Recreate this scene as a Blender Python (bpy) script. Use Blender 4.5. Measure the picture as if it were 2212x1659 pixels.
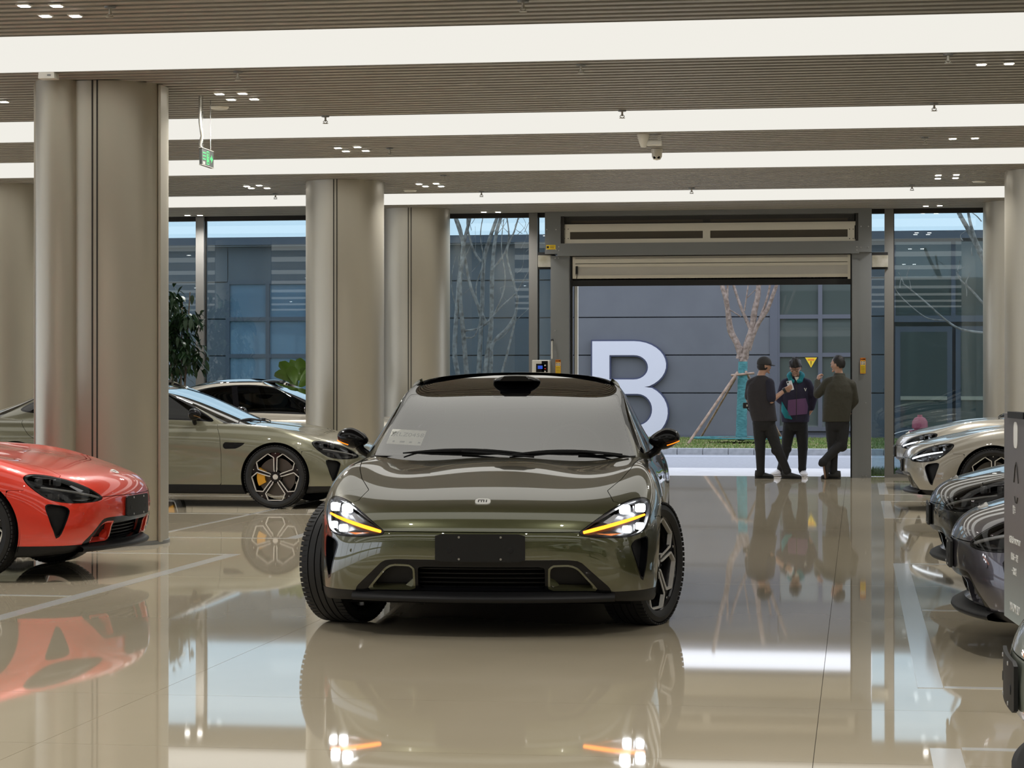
import bpy, bmesh, math, random
import numpy as np
from mathutils import Vector, Matrix, Euler, Quaternion

scene = bpy.context.scene
for _o in list(bpy.data.objects):
    bpy.data.objects.remove(_o, do_unlink=True)
COL = scene.collection
R = math.radians

# ------------------------------------------------------------------ camera, sky, exposure
YAW = 8.66
FPX = 4900.0
CAM_Z = 1.38
cam_d = bpy.data.cameras.new('camera')
cam_d.sensor_width = 36.0
cam_d.lens = 36.0 * FPX / 2212.0
cam_d.clip_end = 400
cam = bpy.data.objects.new('camera', cam_d)
COL.objects.link(cam)
cam.location = (0, 0, CAM_Z)
cam.rotation_euler = (R(90), 0, R(YAW))
scene.camera = cam

world = bpy.data.worlds.new('overcast_sky')
scene.world = world
world.use_nodes = True
_bg = world.node_tree.nodes['Background']
_bg.inputs[0].default_value = (0.74, 0.80, 0.91, 1)
_bg.inputs[1].default_value = 2.1

scene.view_settings.view_transform = 'Standard'
scene.view_settings.look = 'None'
scene.view_settings.gamma = 1.0
scene.view_settings.exposure = 0.0
DOWN_W = 92.0              # watts of each visible square downlight
scene.view_settings.use_curve_mapping = False
STRIP_LIGHT = 0.88          # radiance of the luminous ceiling panels
# ------------------------------------------------------------------ helpers: materials
def mat(name, col=(.5, .5, .5), rough=.5, metal=0.0, coat=0.0, spec=.5, emit=None, es=1.0, coat_rough=.03, aniso=0.0):
    m = bpy.data.materials.new(name); m.use_nodes = True
    b = m.node_tree.nodes['Principled BSDF']
    b.inputs['Base Color'].default_value = (*col, 1)
    b.inputs['Roughness'].default_value = rough
    b.inputs['Metallic'].default_value = metal
    b.inputs['Coat Weight'].default_value = coat
    b.inputs['Coat Roughness'].default_value = coat_rough
    b.inputs['Specular IOR Level'].default_value = spec
    b.inputs['Anisotropic'].default_value = aniso
    if emit is not None:
        b.inputs['Emission Color'].default_value = (*emit, 1)
        b.inputs['Emission Strength'].default_value = es
    return m

def nodes_of(m):
    return m.node_tree.nodes, m.node_tree.links

def bsdf_of(m):
    return m.node_tree.nodes['Principled BSDF']

def noise_color(m, c1, c2, scale=5.0, detail=4.0, coords='Object', stretch=(1, 1, 1), lo=.35, hi=.65):
    n, l = nodes_of(m)
    tc = n.new('ShaderNodeTexCoord'); mp = n.new('ShaderNodeMapping'); mp.inputs['Scale'].default_value = stretch
    nz = n.new('ShaderNodeTexNoise'); nz.inputs['Scale'].default_value = scale; nz.inputs['Detail'].default_value = detail
    cr = n.new('ShaderNodeValToRGB')
    cr.color_ramp.elements[0].position = lo; cr.color_ramp.elements[0].color = (*c1, 1)
    cr.color_ramp.elements[1].position = hi; cr.color_ramp.elements[1].color = (*c2, 1)
    l.new(tc.outputs[coords], mp.inputs[0]); l.new(mp.outputs[0], nz.inputs['Vector'])
    l.new(nz.outputs['Fac'], cr.inputs[0]); l.new(cr.outputs[0], bsdf_of(m).inputs['Base Color'])
    return nz

def noise_bump(m, scale=50.0, strength=.1, dist=.01, detail=2.0, coords='Object', stretch=(1, 1, 1)):
    n, l = nodes_of(m)
    tc = n.new('ShaderNodeTexCoord'); mp = n.new('ShaderNodeMapping'); mp.inputs['Scale'].default_value = stretch
    nz = n.new('ShaderNodeTexNoise'); nz.inputs['Scale'].default_value = scale; nz.inputs['Detail'].default_value = detail
    bp = n.new('ShaderNodeBump'); bp.inputs['Strength'].default_value = strength; bp.inputs['Distance'].default_value = dist
    l.new(tc.outputs[coords], mp.inputs[0]); l.new(mp.outputs[0], nz.inputs['Vector'])
    l.new(nz.outputs['Fac'], bp.inputs['Height']); l.new(bp.outputs[0], bsdf_of(m).inputs['Normal'])

def glass_mat(name, tint=(.8, .85, .88), ior=1.45, rough=0.0, boost=1.0):
    """thin clear pane: tinted see-through plus a Fresnel mirror"""
    m = bpy.data.materials.new(name); m.use_nodes = True
    n, l = nodes_of(m); n.clear()
    out = n.new('ShaderNodeOutputMaterial'); mix = n.new('ShaderNodeMixShader')
    tr = n.new('ShaderNodeBsdfTransparent'); tr.inputs[0].default_value = (*tint, 1)
    gl = n.new('ShaderNodeBsdfGlossy'); gl.inputs['Roughness'].default_value = rough
    fr = n.new('ShaderNodeFresnel'); fr.inputs[0].default_value = ior
    mm = n.new('ShaderNodeMath'); mm.operation = 'MULTIPLY'; mm.inputs[1].default_value = boost; mm.use_clamp = True
    l.new(fr.outputs[0], mm.inputs[0]); l.new(mm.outputs[0], mix.inputs[0])
    l.new(tr.outputs[0], mix.inputs[1]); l.new(gl.outputs[0], mix.inputs[2]); l.new(mix.outputs[0], out.inputs[0])
    return m

def emit_mat(name, col, strength):
    m = bpy.data.materials.new(name); m.use_nodes = True
    n, l = nodes_of(m); n.clear()
    out = n.new('ShaderNodeOutputMaterial'); e = n.new('ShaderNodeEmission')
    e.inputs[0].default_value = (*col, 1); e.inputs[1].default_value = strength
    l.new(e.outputs[0], out.inputs[0])
    return m

# ------------------------------------------------------------------ helpers: objects
def tag(o, label=None, cat=None, group=None, kind=None):
    if label: o['label'] = label
    if cat: o['category'] = cat
    if group: o['group'] = group
    if kind: o['kind'] = kind
    return o

def link(o, parent=None):
    COL.objects.link(o)
    if parent is not None:
        o.parent = parent
    return o

def empty(name, loc=(0, 0, 0), rz=0.0, parent=None):
    o = bpy.data.objects.new(name, None); o.empty_display_size = .2
    o.location = loc; o.rotation_euler = (0, 0, rz)
    return link(o, parent)

def mesh_obj(name, verts, faces, m=None, parent=None, smooth=False, normals=None):
    me = bpy.data.meshes.new(name)
    me.from_pydata([tuple(map(float, v)) for v in verts], [], [tuple(map(int, f)) for f in faces])
    if smooth or normals is not None:
        me.polygons.foreach_set('use_smooth', [True] * len(me.polygons))
    if normals is not None:
        me.normals_split_custom_set_from_vertices([tuple(map(float, v)) for v in normals])
    me.update()
    o = bpy.data.objects.new(name, me)
    if m is not None: me.materials.append(m)
    return link(o, parent)

def bm_obj(name, bm, m=None, parent=None, smooth=False, sharp=None):
    me = bpy.data.meshes.new(name)
    bmesh.ops.recalc_face_normals(bm, faces=bm.faces[:])
    if smooth:
        for f in bm.faces: f.smooth = True
        if sharp is not None:
            for e in bm.edges:
                if len(e.link_faces) == 2 and e.calc_face_angle(0) > sharp: e.smooth = False
    bm.to_mesh(me); bm.free()
    o = bpy.data.objects.new(name, me)
    if m is not None: me.materials.append(m)
    return link(o, parent)

def add_box(bm, c, s, rot=None, bevel=0.0):
    """box with centre c and full size s"""
    g = bmesh.ops.create_cube(bm, size=1.0)
    vs = g['verts']
    M = Matrix.Translation(c) @ (rot.to_4x4() if rot is not None else Matrix.Identity(4)) @ Matrix.Diagonal((*s, 1))
    bmesh.ops.transform(bm, matrix=M, verts=vs)
    if bevel > 0:
        es = list({e for v in vs for e in v.link_edges})
        bmesh.ops.bevel(bm, geom=es, offset=bevel, segments=2, affect='EDGES', profile=.5)
    return bm

def box(name, c, s, m, parent=None, bevel=0.0, rot=None):
    bm = bmesh.new(); add_box(bm, c, s, rot, bevel)
    return bm_obj(name, bm, m, parent)

def bx(name, a, b, m, parent=None, bevel=0.0):
    """box from corner a to corner b"""
    return box(name, [(p + q) / 2 for p, q in zip(a, b)], [abs(q - p) for p, q in zip(a, b)], m, parent, bevel)

def add_tube(bm, pts, rad, seg=8, cap=True):
    """tube through points; rad scalar or list"""
    P = [Vector(p) for p in pts]; n = len(P)
    rr = rad if isinstance(rad, (list, tuple)) else [rad] * n
    T = []
    for i in range(n):
        d = P[min(i + 1, n - 1)] - P[max(i - 1, 0)]
        T.append(d.normalized() if d.length > 1e-9 else Vector((0, 0, 1)))
    a = Vector((0, 0, 1)) if abs(T[0].z) < .9 else Vector((1, 0, 0))
    u = (a - T[0] * a.dot(T[0])).normalized()
    rings = []
    for i in range(n):
        u = (u - T[i] * u.dot(T[i])).normalized(); w = T[i].cross(u)
        rings.append([bm.verts.new(P[i] + (u * math.cos(2 * math.pi * k / seg) + w * math.sin(2 * math.pi * k / seg)) * rr[i]) for k in range(seg)])
    for i in range(n - 1):
        for k in range(seg):
            bm.faces.new((rings[i][k], rings[i][(k + 1) % seg], rings[i + 1][(k + 1) % seg], rings[i + 1][k]))
    if cap:
        bm.faces.new(rings[0][::-1]); bm.faces.new(rings[-1])
    return bm

def tube(name, pts, rad, m, parent=None, seg=8):
    bm = bmesh.new(); add_tube(bm, pts, rad, seg)
    return bm_obj(name, bm, m, parent, smooth=True, sharp=R(50))

def add_lathe(bm, prof, seg=24, axis='Z', c=(0, 0, 0), a0=0.0, a1=2 * math.pi, cap=False):
    """prof: list of (radius, height along axis)"""
    full = abs(a1 - a0 - 2 * math.pi) < 1e-6
    ns = seg if full else seg + 1
    rings = []
    for r, h in prof:
        ring = []
        for k in range(ns):
            t = a0 + (a1 - a0) * k / seg
            x, y = r * math.cos(t), r * math.sin(t)
            p = {'Z': (x, y, h), 'X': (h, x, y), 'Y': (x, h, y)}[axis]
            ring.append(bm.verts.new((p[0] + c[0], p[1] + c[1], p[2] + c[2])))
        rings.append(ring)
    for i in range(len(rings) - 1):
        for k in range(ns if full else ns - 1):
            k2 = (k + 1) % ns
            try: bm.faces.new((rings[i][k], rings[i][k2], rings[i + 1][k2], rings[i + 1][k]))
            except ValueError: pass
    if cap:
        for rg in (rings[0], rings[-1]):
            try: bm.faces.new(rg)
            except ValueError: pass
    return bm

def lathe(name, prof, m, parent=None, seg=24, axis='Z', c=(0, 0, 0), cap=False, sharp=R(35)):
    bm = bmesh.new(); add_lathe(bm, prof, seg, axis, c, cap=cap)
    bmesh.ops.remove_doubles(bm, verts=bm.verts[:], dist=1e-5)
    return bm_obj(name, bm, m, parent, smooth=True, sharp=sharp)

def add_prism(bm, pts2, h0, h1, plane='XY'):
    """extrude polygon pts2 in the given plane from h0 to h1"""
    def P(a, b, h): return {'XY': (a, b, h), 'XZ': (a, h, b), 'YZ': (h, a, b)}[plane]
    A = [bm.verts.new(P(a, b, h0)) for a, b in pts2]; B = [bm.verts.new(P(a, b, h1)) for a, b in pts2]
    n = len(pts2)
    bm.faces.new(A); bm.faces.new(B[::-1])
    for i in range(n): bm.faces.new((A[i], B[i], B[(i + 1) % n], A[(i + 1) % n]))
    return bm

def prism(name, pts2, h0, h1, m, parent=None, plane='XY', bevel=0.0, smooth=False):
    bm = bmesh.new(); add_prism(bm, pts2, h0, h1, plane)
    if bevel > 0: bmesh.ops.bevel(bm, geom=bm.edges[:], offset=bevel, segments=2, affect='EDGES', profile=.5)
    return bm_obj(name, bm, m, parent, smooth=smooth, sharp=R(40))

def rrect(x0, x1, y0, y1, r, n=5):
    out = []
    for cx, cy, a in ((x1 - r, y1 - r, 0), (x0 + r, y1 - r, 90), (x0 + r, y0 + r, 180), (x1 - r, y0 + r, 270)):
        for i in range(n + 1):
            t = R(a + 90 * i / n); out.append((cx + r * math.cos(t), cy + r * math.sin(t)))
    return out

def text_obj(name, s, size, m, parent=None, loc=(0, 0, 0), rot=(R(90), 0, 0), extrude=.001, align='CENTER', sx=1.0, bold=0.0):
    cu = bpy.data.curves.new(name, 'FONT'); cu.body = s; cu.size = size; cu.extrude = extrude
    cu.align_x = align; cu.align_y = 'CENTER'; cu.offset = bold; cu.resolution_u = 3
    t = bpy.data.objects.new(name, cu); COL.objects.link(t)
    dg = bpy.context.evaluated_depsgraph_get()
    me = bpy.data.meshes.new_from_object(t.evaluated_get(dg)); me.name = name
    bpy.data.objects.remove(t, do_unlink=True)
    me.materials.clear(); me.materials.append(m)
    o = bpy.data.objects.new(name, me); o.location = loc; o.rotation_euler = rot; o.scale = (sx, 1, 1)
    return link(o, parent)

def copy_tree(o, parent=None):
    c = o.copy(); COL.objects.link(c); c.parent = parent
    for ch in [x for x in KIDS.get(o.name, [])]:
        copy_tree(ch, c)
    return c

KIDS = {}
def index_children():
    KIDS.clear()
    for o in bpy.data.objects:
        if o.parent is not None: KIDS.setdefault(o.parent.name, []).append(o)

# camera frame <-> building frame
SA, CA = math.sin(R(YAW)), math.cos(R(YAW))
def ground(px, py, z=0.0):
    """floor point of the hall seen at that spot of the picture plane"""
    D = FPX * (CAM_Z - z) / (py - 829.5); u = (px - 1106) / FPX * D
    return Vector((u * CA - D * SA, D * CA + u * SA, z))
def atY(px, py, Y):
    """point on the plane Y = const (walls parallel to the glass front)"""
    k = (px - 1106) / FPX
    D = Y / (CA + k * SA); u = k * D
    return Vector((u * CA - D * SA, Y, CAM_Z - (py - 829.5) / FPX * D))
# ------------------------------------------------------------------ car materials
PAINT = mat('paint_olive', (.16, .15, .075), .35, .55, 1.0)
GLOSSBLACK = mat('gloss_black', (.004, .004, .005), .16, 0, .12, .22)
SATINBLACK = mat('satin_black_plastic', (.009, .009, .010), .5, spec=.3)
SHELLBLACK = mat('inner_black', (.004, .004, .004), .9, spec=.1)
RUBBER = mat('tyre_rubber', (.010, .010, .011), .6)
noise_bump(RUBBER, 60, .05, .002)
ALLOY_DARK = mat('alloy_black', (.012, .012, .014), .25, .3, .6)
ALLOY_BRIGHT = mat('alloy_machined', (.80, .78, .74), .35, .35)
DISC = mat('brake_disc_steel', (.12, .11, .10), .35, .9)
CALIPER = mat('caliper_yellow', (.75, .36, .02), .4)
WINDSCREEN = glass_mat('windscreen_glass', (.84, .84, .80), 1.5, 0, 2.5)
SIDEGLASS = glass_mat('side_window_glass', (.10, .11, .11), 1.5, 0, 1.2)
ROOFGLASS = mat('roof_black_glass', (.004, .004, .005), .03, 0, 1.0)
LENS = glass_mat('headlamp_lens', (.88, .88, .88), 1.38, 0, .8)
CHROME = mat('lamp_reflector', (.42, .42, .44), .22, 1.0)
LAMPBODY = mat('lamp_housing_black', (.015, .015, .017), .3)
LED_MAIN = mat('led_projector', (.25, .26, .28), .1, .6, 1.0)
LED_BAR = mat('led_light_bar', (.5, .5, .5), .2, .2, .5)
BADGE = mat('badge_silver', (.85, .85, .82), .35, .2)
BADGE_DARK = mat('badge_mark', (.02, .02, .02), .4)
SIGNAL = mat('mirror_signal', (.25, .12, .03), .3)
SEATM = mat('seat_leather', (.20, .18, .16), .55)
CABIN = mat('cabin_dark', (.03, .028, .026), .6)
TAIL = mat('tail_lamp_red', (.30, .01, .01), .2, 0, 1.0)
PLATE = mat('plate_holder_black', (.009, .009, .009), .55, spec=.3)
SCREW = mat('screw_steel', (.5, .5, .5), .3, 1.0)

# ------------------------------------------------------------------ smooth surfaces and exact cuts
def bspline_patch(net, mu=10, mv=8, cap0=True):
    net = np.array(net, float); K, J, _ = net.shape
    mir = np.array([-1, 1, 1.0])
    e = np.zeros((K + 2, J + 2, 3))
    e[1:-1, 1:-1] = net
    e[0, 1:-1] = net[1] * mir; e[-1, 1:-1] = net[-2] * mir
    e[:, 0] = 2 * e[:, 1] - e[:, 2]; e[:, -1] = e[:, -3] * mir
    def basis(n, m):
        t = np.linspace(0, n - 1, (n - 1) * m + 1); i = np.minimum(t.astype(int), n - 2); f = t - i
        W = np.zeros((len(t), n + 2)); Dv = np.zeros_like(W)
        w = [(1 - f) ** 3 / 6, (3 * f ** 3 - 6 * f ** 2 + 4) / 6, (-3 * f ** 3 + 3 * f ** 2 + 3 * f + 1) / 6, f ** 3 / 6]
        d = [-(1 - f) ** 2 / 2, (9 * f ** 2 - 12 * f) / 6, (-9 * f ** 2 + 6 * f + 3) / 6, f ** 2 / 2]
        r = np.arange(len(t))
        for q in range(4):
            W[r, i + q] += w[q]; Dv[r, i + q] += d[q]
        return t, W, Dv
    tu, Wu, Du = basis(K, mu); tv, Wv, Dv = basis(J, mv)
    S = np.einsum('ak,kjc,bj->abc', Wu, e, Wv)
    Su = np.einsum('ak,kjc,bj->abc', Du, e, Wv); Sv = np.einsum('ak,kjc,bj->abc', Wu, e, Dv)
    N = np.cross(Su, Sv); L = np.linalg.norm(N, axis=2, keepdims=True)
    bad = (L < 1e-7)[..., 0]
    N = N / np.maximum(L, 1e-9); N[bad] = (0, 0, 1)
    nu, nv = len(tu), len(tv)
    U, Vv = np.meshgrid(tu, tv, indexing='ij')
    S[0, :, 0] = 0; S[-1, :, 0] = 0
    idx = np.arange(nu * nv).reshape(nu, nv)
    F = [tuple(q) for q in np.stack([idx[:-1, :-1], idx[1:, :-1], idx[1:, 1:], idx[:-1, 1:]], -1).reshape(-1, 4)]
    return dict(V=S.reshape(-1, 3), N=N.reshape(-1, 3), P=np.stack([U, Vv], -1).reshape(-1, 2), F=F)

def compact(p):
    used = sorted({i for f in p['F'] for i in f})
    mp = {o: n for n, o in enumerate(used)}
    return dict(V=p['V'][used] if used else p['V'][:0], N=p['N'][used] if used else p['N'][:0], P=p['P'][used] if used else p['P'][:0],
                F=[tuple(mp[i] for i in f) for f in p['F']])

def split(p, f, gap=0.0):
    """cut a patch along the zero line of a per-vertex field: (inside f < -gap, outside f > gap)"""
    out = []
    for sgn in (1, -1):
        g = sgn * f + gap
        V = list(p['V']); N = list(p['N']); P = list(p['P']); F = []; cache = {}
        neg = g < 0
        for fc in p['F']:
            c = [neg[i] for i in fc]
            if all(c): F.append(fc); continue
            if not any(c): continue
            poly = []
            for a, b in zip(fc, fc[1:] + fc[:1]):
                if neg[a]: poly.append(a)
                if neg[a] != neg[b]:
                    key = (min(a, b), max(a, b))
                    if key not in cache:
                        i, j = key; t = g[i] / (g[i] - g[j])
                        t = min(max(t, 0.0), 1.0)
                        V.append(V[i] + (V[j] - V[i]) * t)
                        nn = N[i] + (N[j] - N[i]) * t; N.append(nn / max(np.linalg.norm(nn), 1e-9))
                        P.append(P[i] + (P[j] - P[i]) * t); cache[key] = len(V) - 1
                    poly.append(cache[key])
            if len(poly) >= 3: F.append(tuple(poly))
        out.append(compact(dict(V=np.array(V), N=np.array(N), P=np.array(P), F=F)))
    return out

def sdf(q, poly):
    """signed distance of 2-D points q to a closed polygon (negative inside)"""
    q = np.asarray(q, float); A = np.array(poly, float); B = np.roll(A, -1, 0)
    d2 = np.full(len(q), 1e18); ins = np.zeros(len(q), bool)
    for a, b in zip(A, B):
        e = b - a; w = q - a
        t = np.clip((w @ e) / max(e @ e, 1e-12), 0, 1)
        d2 = np.minimum(d2, ((w - t[:, None] * e) ** 2).sum(1))
        c = (a[1] > q[:, 1]) != (b[1] > q[:, 1])
        with np.errstate(divide='ignore', invalid='ignore'):
            xi = a[0] + (q[:, 1] - a[1]) / (b[1] - a[1] if abs(b[1] - a[1]) > 1e-12 else 1e-12) * e[0]
        ins ^= c & (q[:, 0] < xi)
    return np.where(ins, -1, 1) * np.sqrt(d2)

def smooth_poly(pts, n=4):
    """closed Catmull-Rom through the points"""
    P = np.array(pts, float); m = len(P); out = []
    for i in range(m):
        a, b, c, d = P[(i - 1) % m], P[i], P[(i + 1) % m], P[(i + 2) % m]
        for k in range(n):
            t = k / n
            out.append(.5 * ((2 * b) + (c - a) * t + (2 * a - 5 * b + 4 * c - d) * t * t + (3 * b - a - 3 * c + d) * t ** 3))
    return out

def round_poly(pts, r=.02, n=3):
    P = [np.array(p, float) for p in pts]; out = []
    for i, p in enumerate(P):
        a, b = P[i - 1] - p, P[(i + 1) % len(P)] - p
        la, lb = np.linalg.norm(a), np.linalg.norm(b); rr = min(r, la * .45, lb * .45)
        s, e = p + a / la * rr, p + b / lb * rr
        for k in range(n + 1):
            t = k / n; out.append((1 - t) ** 2 * s + 2 * t * (1 - t) * p + t * t * e)
    return out

XZ, YZ, XY = [0, 2], [1, 2], [0, 1]
def poly_field(p, axes, poly, guard=None):
    f = sdf(p['V'][:, axes], poly)
    if guard is not None: f = np.where(guard(p['V']), f, 9.0)
    return f

def mirror(p):
    m = np.array([-1, 1, 1.0])
    return dict(V=p['V'] * m, N=p['N'] * m, P=p['P'], F=[f[::-1] for f in p['F']])

def join(*ps):
    V, N, P, F, o = [], [], [], [], 0
    for p in ps:
        if not len(p['V']): continue
        V.append(p['V']); N.append(p['N']); P.append(p['P']); F += [tuple(i + o for i in f) for f in p['F']]; o += len(p['V'])
    return dict(V=np.concatenate(V), N=np.concatenate(N), P=np.concatenate(P), F=F)

def rim(p, depth=.012, direction=None, skip_mid=True):
    """fold the open border of a patch inward so that the panel shows an edge"""
    cnt = {}
    for f in p['F']:
        for a, b in zip(f, f[1:] + f[:1]): cnt[(a, b)] = cnt.get((a, b), 0) + 1
    be = [(a, b) for (a, b) in cnt if (b, a) not in cnt]
    if skip_mid: be = [(a, b) for a, b in be if not (abs(p['V'][a][0]) < 1e-5 and abs(p['V'][b][0]) < 1e-5)]
    V, N, P, F = list(p['V']), list(p['N']), list(p['P']), list(p['F'])
    for a, b in be:
        da = direction if direction is not None else -p['N'][a]; db = direction if direction is not None else -p['N'][b]
        va, vb = p['V'][a], p['V'][b]
        e = vb - va; nn = np.cross(da, e); L = np.linalg.norm(nn)
        if L < 1e-12: continue
        nn = nn / L
        o = len(V)
        V += [va, vb, vb + db * depth, va + da * depth]; N += [nn] * 4; P += [p['P'][a], p['P'][b]] * 2
        F.append((o + 1, o, o + 3, o + 2))
    return dict(V=np.array(V), N=np.array(N), P=np.array(P), F=F)

def patch_obj(name, p, m, parent, both=False, offset=0.0, rim_depth=0.0, rim_dir=None):
    if both: p = join(p, mirror(p))
    if offset: p = dict(p, V=p['V'] + p['N'] * offset)
    if rim_depth: p = rim(p, rim_depth, rim_dir)
    return mesh_obj(name, p['V'], p['F'], m, parent, normals=p['N'])

# ------------------------------------------------------------------ the car body as two smooth surfaces
Zd = [.16, .155, .25, .385, .52, .63, .70]
def colm(X, Y, Z):
    return [(x, y, z) for x, y, z in zip(X, Y, Z)]
BODY_NET = [
 colm([0]*12, [-.60,-.82,-.90,-.935,-.945,-.925,-.862,-.72,-.42,-.05,.40,.85], [.20,.195,.245,.38,.51,.62,.698,.755,.832,.897,.945,.968]),
 colm([.27,.28,.285,.285,.285,.285,.28,.265,.238,.175,.10,0], [-.59,-.805,-.88,-.915,-.925,-.905,-.842,-.70,-.41,-.04,.41,.85], [.20,.195,.245,.38,.51,.62,.697,.753,.830,.895,.945,.968]),
 colm([.53,.545,.55,.555,.555,.55,.532,.507,.46,.345,.20,0], [-.55,-.755,-.825,-.858,-.868,-.85,-.787,-.65,-.36,.0,.43,.85], [.20,.19,.245,.38,.51,.62,.697,.752,.828,.887,.945,.968]),
 colm([.735,.76,.775,.778,.766,.753,.733,.702,.637,.485,.29,0], [-.50,-.68,-.745,-.772,-.765,-.74,-.682,-.55,-.28,.07,.47,.85], [.19,.18,.245,.38,.515,.625,.702,.764,.842,.876,.944,.968]),
 colm([.855,.885,.900,.902,.893,.883,.865,.832,.76,.59,.37,0], [-.41,-.55,-.605,-.62,-.602,-.577,-.53,-.42,-.17,.17,.53,.85], [.18,.17,.25,.385,.515,.63,.717,.788,.875,.882,.947,.968]),
 colm([.91,.94,.955,.962,.963,.956,.938,.905,.825,.655,.43,0], [-.24,-.34,-.37,-.38,-.37,-.355,-.33,-.25,-.05,.29,.6,.85], [.17,.16,.25,.385,.52,.64,.737,.822,.910,.898,.951,.968]),
 colm([.905,.945,.965,.980,.988,.983,.965,.928,.848,.692,.47,0], [-.05,-.08,-.09,-.095,-.10,-.10,-.09,-.05,.1,.43,.66,.86], [.16,.155,.25,.385,.52,.645,.752,.847,.930,.918,.955,.968]),
 colm([.90,.945,.965,.980,.988,.985,.968,.931,.855,.72,.5,0], [.2]*7+[.22,.30,.55,.75,.9], [.16,.155,.25,.385,.52,.645,.755,.856,.936,.936,.960,.968]),
 colm([.88,.925,.945,.955,.962,.966,.956,.927,.864,.76,.5,0], [.55]*7+[.56,.58,.70,.90,1.0], [.16,.155,.25,.385,.52,.645,.755,.858,.936,.955,.965,.968]),
 colm([.87,.915,.935,.935,.940,.952,.950,.925,.868,.785,.5,0], [1.0]*11+[1.1], [.16,.155,.25,.385,.52,.645,.748,.852,.930,.957,.965,.968]),
 colm([.87,.915,.935,.928,.933,.950,.952,.930,.872,.79,.5,0], [1.6]*12, [.16,.155,.25,.385,.52,.645,.748,.852,.930,.962,.97,.97]),
 colm([.87,.92,.94,.933,.938,.955,.958,.936,.876,.79,.5,0], [2.2]*12, [.16,.155,.25,.385,.52,.645,.752,.858,.937,.968,.975,.975]),
 colm([.88,.93,.955,.963,.972,.979,.974,.946,.88,.78,.5,0], [2.65]*11+[2.6], [.16,.155,.25,.385,.52,.65,.762,.868,.945,.982,.99,.99]),
 colm([.88,.935,.965,.98,.990,.993,.985,.952,.88,.76,.48,0], [3.0]*10+[2.97,2.9], [.16,.155,.25,.385,.52,.655,.772,.878,.957,.997,1.02,1.03]),
 colm([.87,.92,.945,.962,.972,.974,.965,.932,.86,.73,.45,0], [3.4]*9+[3.35,3.25,3.1], [.17,.17,.26,.39,.52,.655,.775,.888,.967,1.0,1.02,1.03]),
 colm([.80,.86,.885,.90,.912,.914,.905,.875,.81,.68,.4,0], [3.68,3.73,3.75,3.765,3.775,3.785,3.775,3.745,3.68,3.5,3.33,3.15], [.22,.22,.29,.40,.52,.655,.78,.892,.970,1.0,1.02,1.03]),
 colm([.60,.66,.69,.71,.72,.72,.71,.69,.65,.55,.33,0], [3.84,3.93,3.955,3.965,3.975,3.99,3.995,3.995,3.93,3.66,3.38,3.15], [.26,.25,.31,.41,.52,.655,.78,.898,.980,1.005,1.02,1.03]),
 colm([.3,.34,.36,.37,.38,.38,.37,.36,.34,.28,.17,0], [3.91,4.0,4.03,4.045,4.055,4.07,4.08,4.09,4.03,3.72,3.40,3.15], [.26,.25,.31,.41,.52,.655,.78,.902,.988,1.01,1.02,1.03]),
 colm([0]*12, [3.93,4.02,4.05,4.065,4.075,4.09,4.10,4.11,4.05,3.74,3.41,3.15], [.26,.25,.31,.41,.52,.655,.78,.905,.990,1.012,1.02,1.03]),
]
CABIN_NET = [
 [(0,.33,.912),(0,.52,.986),(0,.83,1.112),(0,1.17,1.252),(0,1.52,1.362),(0,1.86,1.440),(0,2.18,1.468)],
 [(.37,.35,.912),(.36,.54,.986),(.34,.84,1.112),(.325,1.175,1.251),(.305,1.52,1.361),(.25,1.86,1.439),(0,2.18,1.468)],
 [(.72,.41,.903),(.692,.60,.980),(.652,.88,1.110),(.62,1.190,1.246),(.60,1.53,1.350),(.52,1.88,1.437),(0,2.18,1.468)],
 [(.872,.57,.88),(.845,.70,.965),(.788,.94,1.100),(.730,1.21,1.242),(.695,1.49,1.350),(.60,1.82,1.432),(0,2.16,1.468)],
 [(.892,.85,.88),(.878,.95,.962),(.812,1.12,1.085),(.742,1.30,1.228),(.685,1.46,1.358),(.57,1.72,1.436),(0,2.06,1.466)],
 [(.892,1.40,.89),(.880,1.45,.97),(.815,1.52,1.09),(.745,1.60,1.235),(.686,1.68,1.362),(.57,1.86,1.438),(0,2.08,1.466)],
 [(.892,1.95,.90),(.880,1.97,.98),(.812,2.0,1.095),(.740,2.04,1.235),(.680,2.08,1.358),(.56,2.12,1.434),(0,2.15,1.464)],
 [(.884,2.5,.91),(.867,2.48,.99),(.792,2.45,1.095),(.712,2.42,1.222),(.648,2.38,1.338),(.52,2.33,1.424),(0,2.25,1.460)],
 [(.85,3.0,.93),(.825,2.95,1.01),(.745,2.86,1.09),(.662,2.76,1.192),(.585,2.66,1.298),(.45,2.5,1.402),(0,2.3,1.456)],
 [(.70,3.5,.94),(.67,3.42,1.015),(.61,3.25,1.09),(.54,3.05,1.18),(.46,2.86,1.282),(.33,2.62,1.386),(0,2.33,1.453)],
 [(.36,3.72,.95),(.35,3.6,1.02),(.32,3.38,1.10),(.28,3.14,1.19),(.23,2.92,1.285),(.15,2.65,1.385),(0,2.35,1.452)],
 [(0,3.76,.95),(0,3.63,1.025),(0,3.42,1.105),(0,3.17,1.195),(0,2.95,1.288),(0,2.67,1.388),(0,2.36,1.452)],
]

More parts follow.
